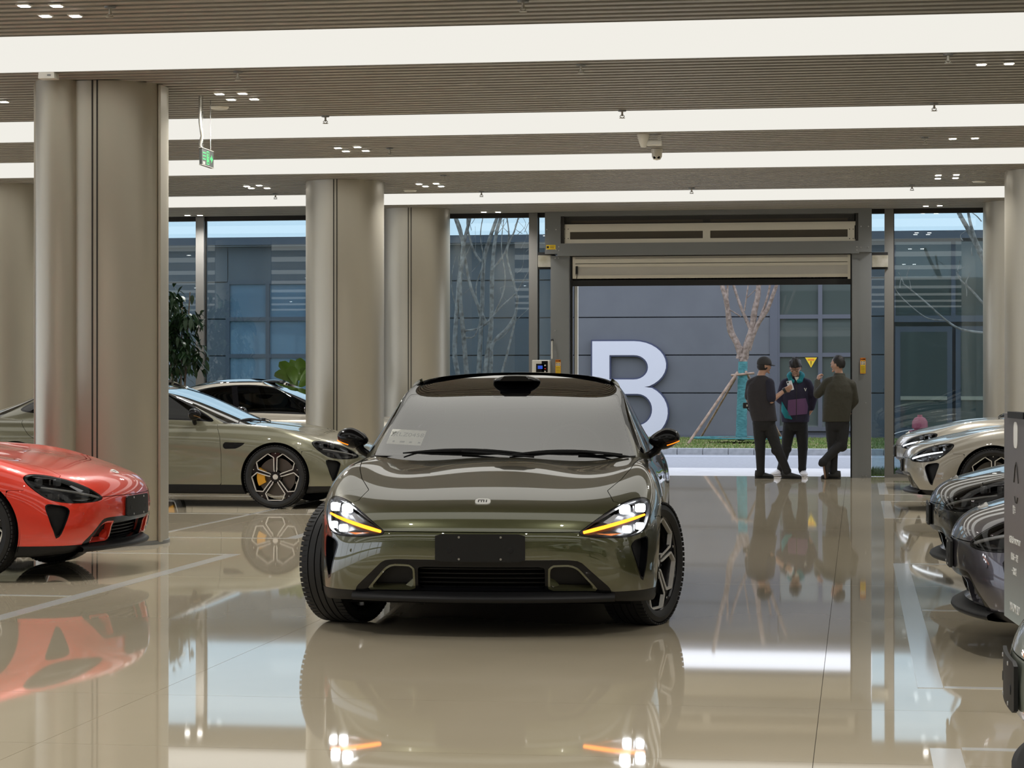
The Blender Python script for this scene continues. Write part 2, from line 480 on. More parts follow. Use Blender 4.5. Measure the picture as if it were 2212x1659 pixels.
LAMP_POLY = smooth_poly([(.525,.572),(.575,.612),(.635,.655),(.70,.697),(.765,.730),(.825,.747),(.872,.748),(.900,.728),(.910,.685),(.902,.630),(.878,.578),(.83,.553),(.755,.545),(.66,.547),(.575,.555)], 3)
INTAKE_POLY = round_poly([(.802,.500),(.822,.528),(.893,.548),(.897,.50),(.890,.40),(.876,.325),(.868,.295),(.855,.320),(.835,.40)], .016)
GRILLE_POLY = round_poly([(-.9,.432),(.46,.432),(.535,.424),(.60,.362),(.700,.268),(.700,.225),(-.9,.225)], .02)
SIDE_IN = round_poly([(.360,.262),(.362,.385),(.385,.404),(.485,.406),(.525,.386),(.628,.268),(.618,.258)], .022)
ARCH_F = (0.0, .348, .388)
ARCH_R = (3.0, .348, .390)

def build_car():
    root = empty('sedan_car')
    B = bspline_patch(BODY_NET, 10, 8)
    if B['N'][:, 2].sum() < 0 or np.dot(B['N'][len(B['N']) // 2], (1, 0, 0)) < 0:
        pass
    mid = np.argmin(np.abs(B['P'][:, 0] - 10) + np.abs(B['P'][:, 1] - 4))
    if B['N'][mid][0] < 0:
        B['N'] = -B['N']; B['F'] = [f[::-1] for f in B['F']]
    FULL = B
    front = lambda V: V[:, 1] < -.12
    def surf_y(x, z, back=0.0):
        V = FULL['V']; sel = (V[:, 1] < -.05) & (V[:, 2] > .15)
        d = (V[:, 0] - abs(x)) ** 2 + (V[:, 2] - z) ** 2 + np.where(sel, 0, 9)
        i = np.argsort(d)[:4]; w = 1 / (d[i] + 1e-6)
        return float((V[i, 1] * w).sum() / w.sum()) + back
    # dark inner shell: what shows through gaps and openings
    S = dict(FULL, V=FULL['V'] - FULL['N'] * .055)
    for c in (ARCH_F, ARCH_R):
        f = c[2] + .012 - np.hypot(S['V'][:, 1] - c[0], S['V'][:, 2] - c[1]); S = split(S, -f)[1]
    CAB = [(-.9,.68),(0,.68),(.45,.70),(.66,.78),(.77,.95),(.79,1.6),(.79,2.6),(.74,3.1),(.55,3.35),(-.9,3.45)]
    S = split(S, np.where(S['V'][:, 2] > .86, sdf(S['V'][:, XY], CAB), 9))[1]
    S = split(S, np.where(front(S['V']), sdf(S['V'][:, XZ], smooth_poly([(.53,.575),(.64,.65),(.76,.722),(.87,.74),(.90,.68),(.87,.58),(.75,.55),(.62,.555)], 2)), 9))[1]
    S['V'][:, 0] = np.maximum(S['V'][:, 0], 0)
    S['V'][:, 1] += np.where((S['V'][:, 2] < .43) & (S['V'][:, 0] < .70) & (S['V'][:, 1] < -.45), .075, 0)
    patch_obj('inner_shell', S, SHELLBLACK, root, both=True)
    # wheel arches
    W = B
    for c in (ARCH_F, ARCH_R):
        f = c[2] - np.hypot(W['V'][:, 1] - c[0], W['V'][:, 2] - c[1]); W = split(W, -f)[1]
    # cabin opening
    W = split(W, np.where((W['V'][:, 2] > .86) & (W['P'][:, 1] > 8.7), sdf(W['V'][:, XY], CAB), 9))[1]
    # headlamp lens
    lens, W = split(W, poly_field(W, XZ, LAMP_POLY, front), .0015)
    intake, W = split(W, poly_field(W, XZ, INTAKE_POLY, front))
    grille, W = split(W, poly_field(W, XZ, GRILLE_POLY, lambda V: V[:, 1] < -.35))
    dg_ = np.clip((-sdf(grille['V'][:, XZ], GRILLE_POLY) - .012) / .055, 0, 1); dg_ = np.where(grille['V'][:, 2] < .30, 1, dg_) * np.clip((.66 - grille['V'][:, 0]) / .10, 0, 1)
    grille['V'][:, 1] += .034 * dg_ * dg_ * (3 - 2 * dg_)
    # lower trim
    low, W = split(W, W['V'][:, 2] - np.where(W['V'][:, 1] < .0, .250, .262), .001)
    # fender vent
    VENT = round_poly([(.335,.728),(.595,.735),(.595,.660),(.44,.664),(.385,.690)], .01)
    vent, W = split(W, poly_field(W, YZ, VENT, lambda V: V[:, 0] > .6))
    # hood
    HOOD = [(-.9,-1.2),(.95,-1.2),(.95,-.615),(.705,-.605),(.668,-.47),(.74,-.25),(.785,-.02),(.815,.30),(.83,.55),(.80,.90),(.4,.95),(-.9,.95)]
    fh = np.maximum(sdf(W['V'][:, XY], HOOD), (.580 - W['V'][:, 2]))
    zz_ = W['V'][:, 2]
    fh = np.maximum(fh, np.where((zz_ < .735) & (W['V'][:, 1] < -.3), W['V'][:, 0] - np.interp(zz_, [.56, .60, .66, .70, .735], [.535, .580, .660, .725, .80]), -1))
    fh = np.where(W['V'][:, 1] < 1.0, fh, 9)
    hood, W = split(W, fh, .0022)
    # doors
    D1 = [(.615,.255),(.615,.62),(.635,.80),(.68,.91),(.74,1.1),(2.00,1.1),(1.985,.80),(1.95,.5),(1.90,.255)]
    D2 = [(1.90,.255),(1.95,.5),(1.985,.80),(2.00,1.1),(3.02,1.1),(2.95,.93),(2.84,.80),(2.70,.73),(2.58,.60),(2.54,.45),(2.53,.255)]
    side = lambda V: V[:, 0] > .55
    d1, W = split(W, poly_field(W, YZ, D1, side), .0022)
    d2, W = split(W, poly_field(W, YZ, D2, side), .0022)
    # bumper / fender / rear
    fb = np.maximum(W['V'][:, 1] - (-.30), W['V'][:, 2] - (.64 + 6 * np.maximum(0, -.42 - W['V'][:, 1])))
    bumper, W = split(W, fb, .0015)
    fender, rear = split(W, W['V'][:, 1] - 1.4)
    tailp = round_poly([(-.9,.86),(.80,.86),(.86,.82),(.86,.77),(.70,.80),(-.9,.82)], .01)
    tail, rear = split(rear, poly_field(rear, XZ, tailp, lambda V: V[:, 1] > 3.4))

    bump = patch_obj('front_bumper', bumper, PAINT, root, both=True, rim_depth=.02)
    patch_obj('bonnet', hood, PAINT, root, both=True, rim_depth=.012)
    patch_obj('rear_body', rear, PAINT, root, both=True, rim_depth=.02)
    patch_obj('tail_lamp', tail, TAIL, root, both=True)
    for sgn in (1, -1):
        T = (lambda p: p) if sgn > 0 else mirror
        fen = patch_obj('front_fender', T(fender), PAINT, root, rim_depth=.02)
        patch_obj('fender_vent', T(vent), GLOSSBLACK, fen, offset=-.012, rim_depth=.01)
        vy = .47
        for q in range(3):
            tube('vent_fin', [(sgn * .949, .40 + .02 * q, .682 + .018 * q), (sgn * .951, .585, .676 + .02 * q)], .0035, SATINBLACK, fen, 5)
        a = patch_obj('door', T(d1), PAINT, root, rim_depth=.014)
        b = patch_obj('door', T(d2), PAINT, root, rim_depth=.014)
        for o, y in ((a, 1.78), (b, 2.42)):
            bm = bmesh.new(); add_box(bm, (sgn * .956, y, .775), (.006, .20, .022), bevel=.0028)
            bm_obj('door_handle', bm, PAINT, o)
        # arch liners
    skirt = patch_obj('lower_trim', low, SATINBLACK, root, both=True, rim_depth=.02)
    # grille: gloss black surround, side inlets with painted frames, dark mouth with slats
    f1 = sdf(grille['V'][:, XZ], SIDE_IN)
    ring, rest = split(grille, f1)
    MOUTH = round_poly([(-.9,.392),(.335,.392),(.345,.38),(.345,.262),(-.9,.262)], .012)
    mouth, rest = split(rest, sdf(rest['V'][:, XZ], MOUTH))
    gs = patch_obj('grille_surround', rest, GLOSSBLACK, root, both=True, rim_depth=.03)
    fr, hole = split(ring, -(sdf(ring['V'][:, XZ], SIDE_IN) + .011))
    for sgn in (1, -1):
        T = (lambda p: p) if sgn > 0 else mirror
        fo = patch_obj('inlet_frame', T(fr), PAINT, root, offset=.004, rim_depth=.05)
        bk = patch_obj('inlet_backing', T(hole), SATINBLACK, fo, offset=-.05)
        # little painted air guide in the corner
        yy = surf_y(.40, .30) + .034
        bm = bmesh.new()
        vs = [bm.verts.new((sgn * x, y, z)) for x, y, z in ((.368, yy + .004, .268), (.430, yy + .05, .275), (.372, yy + .05, .345), (.368, yy + .008, .33))]
        bm.faces.new(vs if sgn > 0 else vs[::-1]); bm_obj('air_guide', bm, PAINT, fo)
    for q in range(5):
        zz = .278 + q * .025
        pts = [(x, surf_y(x, zz) + .092, zz) for x in np.linspace(-.345, .345, 9)]
        tube('grille_slat', pts, .005, SATINBLACK, gs, 5)
    # side air curtain
    for sgn in (1, -1):
        T = (lambda p: p) if sgn > 0 else mirror
        patch_obj('side_inlet', T(intake), SATINBLACK, root, offset=-.04)
        ff = sdf(intake['V'][:, XZ], INTAKE_POLY) + .005
        edge = split(intake, -ff)[0]
        patch_obj('side_inlet_frame', T(edge), GLOSSBLACK, root, offset=.001, rim_depth=.045)
    # splitter lip: rounded black shelf under the mouth
    bm = bmesh.new(); rows = []
    for x in np.linspace(-.72, .72, 29):
        y = surf_y(min(abs(x), .70), .36) - .004 + .30 * max(0, abs(x) - .60) ** 1.5
        k = 1 - .35 * max(0, (abs(x) - .5) / .22)
        rows.append([bm.verts.new((x, y + dy, z)) for dy, z in ((.125, .262), (.070, .252), (.025, .240), (.004, .228), (.0, .216), (.008, .203), (.05, .196), (.22, .190))])
    for A, B in zip(rows, rows[1:]):
        for q in range(len(A) - 1): bm.faces.new((A[q], A[q + 1], B[q + 1], B[q]))
    bm_obj('front_splitter', bm, SATINBLACK, root, smooth=True, sharp=R(60))
    # headlamps
    for sgn in (1, -1):
        T = (lambda p: p) if sgn > 0 else mirror
        hl = empty('headlamp', parent=root)
        le = patch_obj('lens', T(lens), LENS, hl, offset=.001)
        gsk, inner = split(lens, -(sdf(lens['V'][:, XZ], LAMP_POLY) + .008))
        patch_obj('bezel', T(gsk), LAMPBODY, hl, offset=-.0015, rim_depth=.02)
        patch_obj('housing', T(inner), LAMPBODY, hl, offset=-.058)
        # reflector blades
        def P(x, z, back): return (sgn * x, surf_y(x, z, back), z)
        for pl in ([(.655,.628),(.715,.668),(.735,.662),(.690,.615)], [(.62,.568),(.70,.580),(.76,.566),(.70,.556)], [(.76,.712),(.83,.733),(.868,.735),(.84,.715)]):
            bm = bmesh.new(); vs = [bm.verts.new(P(x, z, .022)) for x, z in pl]
            f = bm.faces.new(vs); bm.normal_update()
            if f.normal.y > 0: f.normal_flip()
            me = bpy.data.meshes.new('reflector'); bm.to_mesh(me); bm.free(); me.materials.append(CHROME)
            link(bpy.data.objects.new('reflector', me), hl)
        # four square projectors
        for x, z, s in ((.772, .690, .028), (.855, .694, .026), (.785, .585, .022), (.855, .598, .021)):
            bk = .030
            y0 = surf_y(x, z, bk)
            bm = bmesh.new(); add_prism(bm, rrect(-s, s, -s * .9, s * .9, s * .5), -.004, .02, 'XZ')
            o = bm_obj('projector', bm, LED_MAIN, hl); o.location = (sgn * x, y0, z); o.rotation_euler = (0, 0, sgn * R(32 if x > .82 else 24))
        for x, z in ((.815, .692), (.820, .592)):
            y0 = surf_y(x, z, .026)
            o = box('lamp_divider', (0, 0, 0), (.006, .012, .036), CHROME, hl); o.location = (sgn * x, y0, z)
        pts = [P(x, z, .016) for x, z in ((.553, .577), (.60, .588), (.66, .602), (.72, .617), (.78, .632), (.83, .645), (.875, .658))]
        tube('light_bar', pts, [.008, .010, .010, .010, .009, .008, .006], LED_BAR, hl, 8)
    # number plate holder: thin, slightly wrapped round the nose
    y0 = surf_y(0, .50) - .010
    pyc = lambda x: y0 + .16 * x * x
    bm = bmesh.new(); cols = []
    for x in np.linspace(-.243, .243, 15):
        e = .010 if abs(x) > .24 else 0.0
        cols.append([bm.verts.new((x, pyc(x) + d, z)) for d, z in ((-.004, .424 + e), (-.004, .572 - e), (.008, .572 - e), (.008, .424 + e))])
    for A, Bc in zip(cols, cols[1:]):
        for q in range(4): bm.faces.new((A[q], A[(q + 1) % 4], Bc[(q + 1) % 4], Bc[q]))
    bm.faces.new(cols[0]); bm.faces.new(cols[-1][::-1])
    pl = bm_obj('plate_holder', bm, PLATE, root)
    for x, z in ((-.113, .556), (.113, .556), (-.113, .438), (.113, .438)):
        lathe('plate_screw', [(0, -.003), (.006, -.003), (.007, 0)], SCREW, pl, 10, 'Y', (x, pyc(x) - .0045, z))
    for x in (-.165, .165):
        lathe('plate_boss', [(0, -.002), (.014, -.002), (.016, 0)], SATINBLACK, pl, 14, 'Y', (x, pyc(x) - .004, .485))
    # badge
    bm = bmesh.new(); add_prism(bm, rrect(-.042, .042, -.027, .027, .022), -.010, .005, 'XY')
    bg = bm_obj('badge', bm, BADGE, root, smooth=True, sharp=R(40))
    zb = .733
    yb = surf_y(0, zb)
    i = np.argmin(np.abs(FULL['V'][:, 0]) * 9 + np.abs(FULL['V'][:, 2] - zb) + np.where(FULL['V'][:, 1] < -.1, 0, 9)); nb = Vector(FULL['N'][i])
    bg.location = Vector(FULL['V'][i]) + nb * .004; bg.rotation_euler = (math.atan2(-nb.y, nb.z) + R(9), 0, 0)
    for a, b2 in (((-.026, -.012), (-.021, .013)), ((-.026, .007), (.006, .013)), ((-.010, -.012), (-.005, .005)), ((.003, -.012), (.008, .013)), ((.017, -.012), (.022, .013))):
        bx('badge_mark', (*a, .0045), (*b2, .0058), BADGE_DARK, bg)
    # parking sensors
    for x, z in ((.47, .50), (-.47, .50), (.72, .47), (-.72, .47)):
        yy = surf_y(x, z)
        lathe('parking_sensor', [(0, -.0015), (.009, -.0015), (.010, 0)], PAINT, bump, 12, 'Y', (x, yy, z))

    # ---------------- cabin
    G = bspline_patch(CABIN_NET, 10, 12)
    mid = np.argmin(np.abs(G['P'][:, 0] - 6) + np.abs(G['P'][:, 1] - 2))
    if G['N'][mid][0] < 0:
        G['N'] = -G['N']; G['F'] = [f[::-1] for f in G['F']]
    Gf = G
    u, v = G['P'][:, 0], G['P'][:, 1]
    wf = np.maximum((G['P'][:, 0] - 2.68) * .3, (G['V'][:, 2] - (1.350 - .09 * G['V'][:, 0] ** 2)))
    wf = np.where(G['V'][:, 1] < 1.8, wf, 9)
    ws, C = split(G, wf)
    # roof glass: one black sheet from the windscreen to the rear window
    u, v = C['P'][:, 0], C['P'][:, 1]
    edge = np.where(u < 2.68, 3.0, np.where(u < 3.4, 3.0 + (u - 2.68) / .72 * 1.55, np.where(u < 7.5, 4.55, 4.55 - (u - 7.5) * .0)))
    rf = np.where(C['P'][:, 0] < 2.68, -.2, (edge - v) * .1)
    rf = np.where(C['P'][:, 0] > 9.0, -.2, rf)
    rf = np.where((C['P'][:, 0] > 8.2) & (C['P'][:, 0] <= 9.0), np.minimum(rf, (8.75 - C['P'][:, 0]) * .3), rf)
    roof, C = split(C, rf)
    DLO = smooth_poly([(.735,.968),(.96,1.115),(1.18,1.245),(1.42,1.328),(1.75,1.366),(2.10,1.360),(2.45,1.322),(2.74,1.248),(2.96,1.160),(3.045,1.105),(3.02,1.072),(2.85,1.050),(2.4,1.022),(1.9,1.000),(1.4,.985),(.95,.972)], 4)
    dlo, C = split(C, poly_field(C, YZ, DLO, lambda V: V[:, 0] > .4))
    trim, dlo = split(dlo, -(sdf(dlo['V'][:, YZ], DLO) + .018))
    Yc = lambda p: p['V'][:, 1]
    win1, rest = split(dlo, Yc(dlo) - (1.90 + .25 * (dlo['V'][:, 2] - 1.0)))
    bpl, rest = split(rest, Yc(rest) - (1.98 + .25 * (rest['V'][:, 2] - 1.0)))
    win2, rest = split(rest, Yc(rest) - 2.72)
    cpl, win3 = split(rest, Yc(rest) - 2.75)
    C2 = C
    patch_obj('cabin_frame', C2, PAINT, root, both=True, rim_depth=.02)
    # windscreen with black ceramic border
    fb = np.maximum.reduce([(ws['P'][:, 0] - 2.58) * .3, (ws['V'][:, 2] - (1.332 - .085 * ws['V'][:, 0] ** 2)), (.945 + .02 * ws['V'][:, 0] ** 2 - ws['V'][:, 2])])
    # sensor housing outline at the top centre
    house = sdf(ws['V'][:, XZ], [(-.5,1.37),(.145,1.37),(.135,1.315),(.118,1.285),(.05,1.298),(-.5,1.298)])
    fb = np.maximum(fb, -house)
    clear, frit = split(ws, fb)
    wso = patch_obj('windscreen', clear, WINDSCREEN, root, both=True)
    patch_obj('ceramic_border', frit, ROOFGLASS, wso, both=True)
    patch_obj('roof_glass', roof, ROOFGLASS, root, both=True, offset=.001)
    for sgn in (1, -1):
        T = (lambda p: p) if sgn > 0 else mirror
        t = patch_obj('window_trim', T(join(trim, bpl, cpl)), GLOSSBLACK, root, rim_depth=.006)
        for w in (win1, win2, win3): patch_obj('side_window', T(w), SIDEGLASS, t, offset=-.001)
        # wing mirror
        ms = [(.862,.0,.0)]
        mr = empty('wing_mirror', parent=root)
        bm = bmesh.new(); bmesh.ops.create_uvsphere(bm, u_segments=20, v_segments=14, radius=1.0)
        for vv in bm.verts:
            x, y, z = vv.co
            flat = min(y, .35)
            vv.co = (x * .098 + (.004 * z), flat * .085, z * .066 * (1 - .22 * max(-x, 0) - .10 * x * x) + .010 * x)
        o = bm_obj('mirror_shell', bm, GLOSSBLACK, mr, smooth=True)
        o.location = (sgn * .968, .93, 1.042); o.scale = (sgn, 1, 1) if sgn > 0 else (-1, 1, 1)
        bm = bmesh.new()
        add_tube(bm, [(sgn * .93, .93, .995), (sgn * .915, .935, .968), (sgn * .875, .94, .942), (sgn * .82, .95, .935)], [.030, .026, .024, .030], 10)
        bm_obj('mirror_arm', bm, GLOSSBLACK, mr, smooth=True, sharp=R(60))
        pts = [(sgn * (.985 + .075 * t), .93 - .086 * math.sqrt(max(0, 1 - (.18 + .76 * t) ** 2)) - .002, 1.004 + .020 * t + .006 * t * t) for t in np.linspace(0, 1, 8)]
        tube('turn_signal', pts, .0030, SIGNAL, mr, 6)
        bm = bmesh.new(); add_prism(bm, [(x * .085, z * .048) for x, z in ((math.cos(t), math.sin(t)) for t in np.linspace(0, 2 * math.pi, 20, False))], 0, .004, 'XZ')
        o = bm_obj('mirror_glass', bm, CHROME, mr); o.location = (sgn * .968, .959, 1.042)
    # roof sensor hump
    bm = bmesh.new(); bmesh.ops.create_uvsphere(bm, u_segments=24, v_segments=12, radius=1.0)
    for vv in bm.verts:
        x, y, z = vv.co
        k = (1 - abs(x) ** 3 * .25)
        vv.co = (x * .155, y * (.15 if y < 0 else .22), max(z, -.1) * .040 * k)
    o = bm_obj('roof_sensor', bm, GLOSSBLACK, root, smooth=True); o.location = (0, 1.66, 1.400)
    bm = bmesh.new(); add_prism(bm, [(-.10, -.012), (-.07, .018), (.07, .018), (.10, -.012)], 0, .05, 'XZ')
    w = bm_obj('sensor_window', bm, ROOFGLASS, o); w.location = (0, -.150, .012)
    # wipers
    def ws_pt(x, z, up=.012):
        V = ws['V']; d = (V[:, 0] - abs(x)) ** 2 + (V[:, 2] - z) ** 2; i = int(np.argmin(d)); q = V[i] + ws['N'][i] * up
        return (x, q[1], z + up * .6)
    for x0, x1, xm in ((-.60, .16, -.30), (.05, .72, .40)):
        pts = [ws_pt(x, .950 + .018 * math.sin(math.pi * (x - x0) / (x1 - x0)) + (.006 if x0 < 0 else 0)) for x in np.linspace(x0, x1, 10)]
        wp = tube('wiper_blade', pts, [.004, .007, .010, .012, .012, .012, .011, .009, .007, .004], SATINBLACK, root, 6)
        xa = x1 - .04
        tube('wiper_arm', [ws_pt(xm + .06, .964, .020), ws_pt((xm + xa) / 2 + .08, .952, .018), (xa + .08, ws_pt(xa, .95)[1] - .03, .945)], .006, SATINBLACK, wp, 6)
    cw = [(x, .49 + .17 * x * x, .944) for x in np.linspace(-.80, .80, 17)]
    bm = bmesh.new()
    a = [bm.verts.new((x, y - .04, .951 - .012 * x * x)) for x, y, z in cw]; b = [bm.verts.new((x, y + .10, .965 - .02 * x * x)) for x, y, z in cw]
    for i in range(len(cw) - 1): bm.faces.new((a[i], a[i + 1], b[i + 1], b[i]))
    bm_obj('cowl_panel', bm, SATINBLACK, root, smooth=True)
    # ---------------- interior
    bm = bmesh.new()
    prof = [(.55, .70), (.58, .925), (.80, .945), (1.10, .965), (1.22, .94), (1.26, .86), (1.22, .70)]
    A = [bm.verts.new((-.76, y, z)) for y, z in prof]; Bv = [bm.verts.new((.76, y, z)) for y, z in prof]
    for i in range(len(prof) - 1): bm.faces.new((A[i], A[i + 1], Bv[i + 1], Bv[i]))
    dash = bm_obj('dashboard', bm, CABIN, root, smooth=True)
    box('centre_screen', (0, 1.20, .985), (.36, .012, .20), GLOSSBLACK, dash, .004)
    bm = bmesh.new()
    pts = [(.38 + .185 * math.cos(t), 0, .17 * math.sin(t)) for t in np.linspace(0, 2 * math.pi, 25)]
    add_tube(bm, pts, .016, 8, cap=False); add_box(bm, (.38, 0, -.02), (.15, .03, .09), bevel=.01)
    add_box(bm, (.38, 0, -.01), (.34, .018, .03), bevel=.005); add_box(bm, (.38, 0, -.10), (.04, .018, .12), bevel=.005)
    swo = bm_obj('steering_wheel', bm, CABIN, root, smooth=True, sharp=R(50)); swo.location = (0, 1.32, .955); swo.rotation_euler = (R(-22), 0, 0)
    for sx in (-.38, .38):
        st = empty('front_seat', parent=root)
        bm = bmesh.new(); add_box(bm, (sx, 1.62, .50), (.50, .52, .16), bevel=.05); bm_obj('seat_cushion', bm, SEATM, st, smooth=True)
        bm = bmesh.new(); add_box(bm, (sx, 1.95, .82), (.48, .14, .58), Euler((R(-14), 0, 0)).to_matrix(), .06); bm_obj('seat_back', bm, SEATM, st, smooth=True)
        bm = bmesh.new(); add_box(bm, (sx, 2.03, 1.175), (.26, .09, .17), Euler((R(-8), 0, 0)).to_matrix(), .035); bm_obj('head_rest', bm, SEATM, st, smooth=True)
    rb = empty('rear_bench', parent=root)
    box('seat_cushion', (0, 2.55, .50), (1.25, .5, .18), SEATM, rb, .06)
    box('seat_back', (0, 2.86, .80), (1.25, .14, .56), SEATM, rb, .06, Euler((R(-22), 0, 0)).to_matrix())
    box('cabin_floor', (0, 1.75, .30), (1.56, 2.5, .06), CABIN, root)
    bx('parcel_shelf', (-.70, 2.95, .93), (.70, 3.45, .96), CABIN, root)
    bx('underbody', (-.80, -.55, .165), (.80, 3.75, .20), SHELLBLACK, root)
    # ---------------- wheels
    for cy, arch in ((0.0, ARCH_F), (3.0, ARCH_R)):
        for sgn in (1, -1):
            bm = bmesh.new()
            add_lathe(bm, [(arch[2] + .01, .95), (arch[2] + .01, .62), (.05, .62)], 28, 'X', (0, cy, arch[1]), a0=R(-20), a1=R(200))
            for vv in bm.verts: vv.co.x *= sgn
            bm_obj('wheel_liner', bm, SHELLBLACK, root, smooth=True, sharp=R(40))
            bm = bmesh.new()
            c = R(140); cal = [(.185, c - R(24)), (.185, c + R(24)), (.105, c + R(24)), (.105, c - R(24))]
            ang = np.linspace(-28, 28, 9)
            pts = [(.215 * math.cos(R(180 + a)), .215 * math.sin(R(180 + a))) for a in ang] + [(.125 * math.cos(R(180 + a)), .125 * math.sin(R(180 + a))) for a in ang[::-1]]
            add_prism(bm, [(p[0] * (1 if cy > 1 else -1), p[1]) for p in pts], -.05, .05, 'YZ')
            o = bm_obj('brake_caliper', bm, CALIPER, root); o.location = (sgn * .875, cy, .352); o.scale = (sgn, 1, 1)
            make_wheel(root, (sgn * .852, cy, .352), sgn)
    return root

WHEEL_MESH = {}
def make_wheel(root, loc, sgn):
    w = empty('wheel', loc, parent=root); w.scale = (1, 1, 1)
    w.rotation_euler = (0, 0, 0 if sgn > 0 else math.pi)
    def part(name, maker, m):
        if name not in WHEEL_MESH:
            o = maker(); WHEEL_MESH[name] = o.data
        else:
            o = link(bpy.data.objects.new(name, WHEEL_MESH[name]))
        o.parent = w; return o
    def tire():
        bm = bmesh.new()
        h = .122
        prof = [(.272, -.105), (.284, -.117), (.308, -.124), (.334, -.116), (.345, -.100)]
        ys = [-.100, -.068, -.060, -.024, -.016, .016, .024, .060, .068, .100]
        for i, y in enumerate(ys):
            if i in (1, 3, 5, 7): prof += [(.352, y), (.344, y + .0005)]
            elif i in (2, 4, 6, 8): prof += [(.344, y - .0005), (.352, y)]
        prof += [(.345, .100), (.334, .116), (.308, .124), (.284, .117), (.272, .105)]
        add_lathe(bm, prof, 72, 'X')
        # tread cuts
        for k in range(72):
            for sx in (-1, 1):
                a = 2 * math.pi * k / 72
                add_box(bm, (sx * .094, math.cos(a) * .3465, math.sin(a) * .3465), (.052, .022, .0095), Euler((a - math.pi / 2, 0, 0)).to_matrix())
        return bm_obj('tire', bm, RUBBER, None, smooth=True, sharp=R(30))
    part('tire', tire, RUBBER)
    def barrel():
        bm = bmesh.new()
        add_lathe(bm, [(.276, .108), (.284, .112), (.284, .102), (.270, .09), (.258, .02), (.256, -.10), (.272, -.108)], 48, 'X')
        return bm_obj('rim_barrel', bm, ALLOY_DARK, None, smooth=True, sharp=R(40))
    part('rim_barrel', barrel, ALLOY_DARK)
    def pol(r, d): return (r * math.cos(R(d)), r * math.sin(R(d)))
    def spokes():
        bm = bmesh.new()
        for k in range(5):
            a = 90 + 72 * k
            add_prism(bm, [pol(.03, a - 40), pol(.07, a - 17), pol(.21, a - 7.0), pol(.274, a - 12), pol(.274, a + 12), pol(.21, a + 7.0), pol(.07, a + 17), pol(.03, a + 40)], .055, .088, 'YZ')
        add_lathe(bm, [(0, .09), (.055, .09), (.062, .082), (.064, .03)], 30, 'X')
        return bm_obj('spoke_set', bm, ALLOY_DARK, None)
    part('spoke_set', spokes, ALLOY_DARK)
    def edges():
        bm = bmesh.new()
        for k in range(5):
            a = 126 + 72 * k
            out = [(.062, -20), (.082, -21), (.212, -29.5), (.264, -17), (.264, 17), (.212, 29.5), (.082, 21), (.062, 20)]
            P = [np.array(pol(r, a + d)) for r, d in out]
            cen = sum(P) / len(P)
            for i in range(len(P) - 1):
                p, q = P[i], P[i + 1]; e = q - p; L = np.linalg.norm(e); e /= L; nrm = np.array((-e[1], e[0]))
                if np.dot(nrm, cen - p) > 0: nrm = -nrm
                t = .0105
                add_prism(bm, [tuple(p - e * .003), tuple(q + e * .003), tuple(q + e * .003 + nrm * t), tuple(p - e * .003 + nrm * t)], .070, .094, 'YZ')
            b = pol(.268, a + 36); b1 = pol(.257, a + 34.2); b2 = pol(.257, a + 37.8)
            add_prism(bm, [b, b1, b2], .086, .0895, 'YZ')
        return bm_obj('spoke_edge', bm, ALLOY_BRIGHT, None)
    part('spoke_edge', edges, ALLOY_BRIGHT)
    def hub():
        bm = bmesh.new(); add_lathe(bm, [(0, .0965), (.026, .0965), (.030, .092), (.030, .085)], 24, 'X')
        return bm_obj('hub_cap', bm, ALLOY_BRIGHT, None, smooth=True, sharp=R(30))
    part('hub_cap', hub, ALLOY_BRIGHT)
    def nuts():
        bm = bmesh.new()
        for k in range(5):
            y, z = pol(.046, 126 + 72 * k); add_lathe(bm, [(0, .099), (.008, .099), (.0085, .088)], 8, 'X', (0, y, z))
        return bm_obj('wheel_nuts', bm, SATINBLACK, None)
    part('wheel_nuts', nuts, SATINBLACK)
    def disc():
        bm = bmesh.new(); add_lathe(bm, [(.07, .02), (.21, .02), (.21, -.01), (.07, -.01)], 40, 'X')
        return bm_obj('brake_disc', bm, DISC, None)
    part('brake_disc', disc, DISC)
    return w
# ================================================================== THE HALL
CEIL = 3.96
X0, X1, YB, YG = -26.0, 16.0, -16.0, 34.0
def pos_noise(m, sockets, scale, lo, hi, c1, c2, stretch=(1, 1, 1), detail=3):
    n, l = nodes_of(m); g = n.new('ShaderNodeNewGeometry'); mp = n.new('ShaderNodeMapping'); mp.inputs['Scale'].default_value = stretch
    nz = n.new('ShaderNodeTexNoise'); nz.inputs['Scale'].default_value = scale; nz.inputs['Detail'].default_value = detail
    cr = n.new('ShaderNodeValToRGB'); cr.color_ramp.elements[0].position = lo; cr.color_ramp.elements[1].position = hi
    cr.color_ramp.elements[0].color = (*c1, 1); cr.color_ramp.elements[1].color = (*c2, 1)
    l.new(g.outputs['Position'], mp.inputs[0]); l.new(mp.outputs[0], nz.inputs['Vector']); l.new(nz.outputs['Fac'], cr.inputs[0])
    l.new(cr.outputs[0], bsdf_of(m).inputs[sockets]); return nz
def pos_bump(m, scale, strength, dist, stretch=(1, 1, 1), detail=1):
    n, l = nodes_of(m); g = n.new('ShaderNodeNewGeometry'); mp = n.new('ShaderNodeMapping'); mp.inputs['Scale'].default_value = stretch
    nz = n.new('ShaderNodeTexNoise'); nz.inputs['Scale'].default_value = scale; nz.inputs['Detail'].default_value = detail
    bp = n.new('ShaderNodeBump'); bp.inputs['Strength'].default_value = strength; bp.inputs['Distance'].default_value = dist
    l.new(g.outputs['Position'], mp.inputs[0]); l.new(mp.outputs[0], nz.inputs['Vector']); l.new(nz.outputs['Fac'], bp.inputs['Height'])
    l.new(bp.outputs[0], bsdf_of(m).inputs['Normal'])

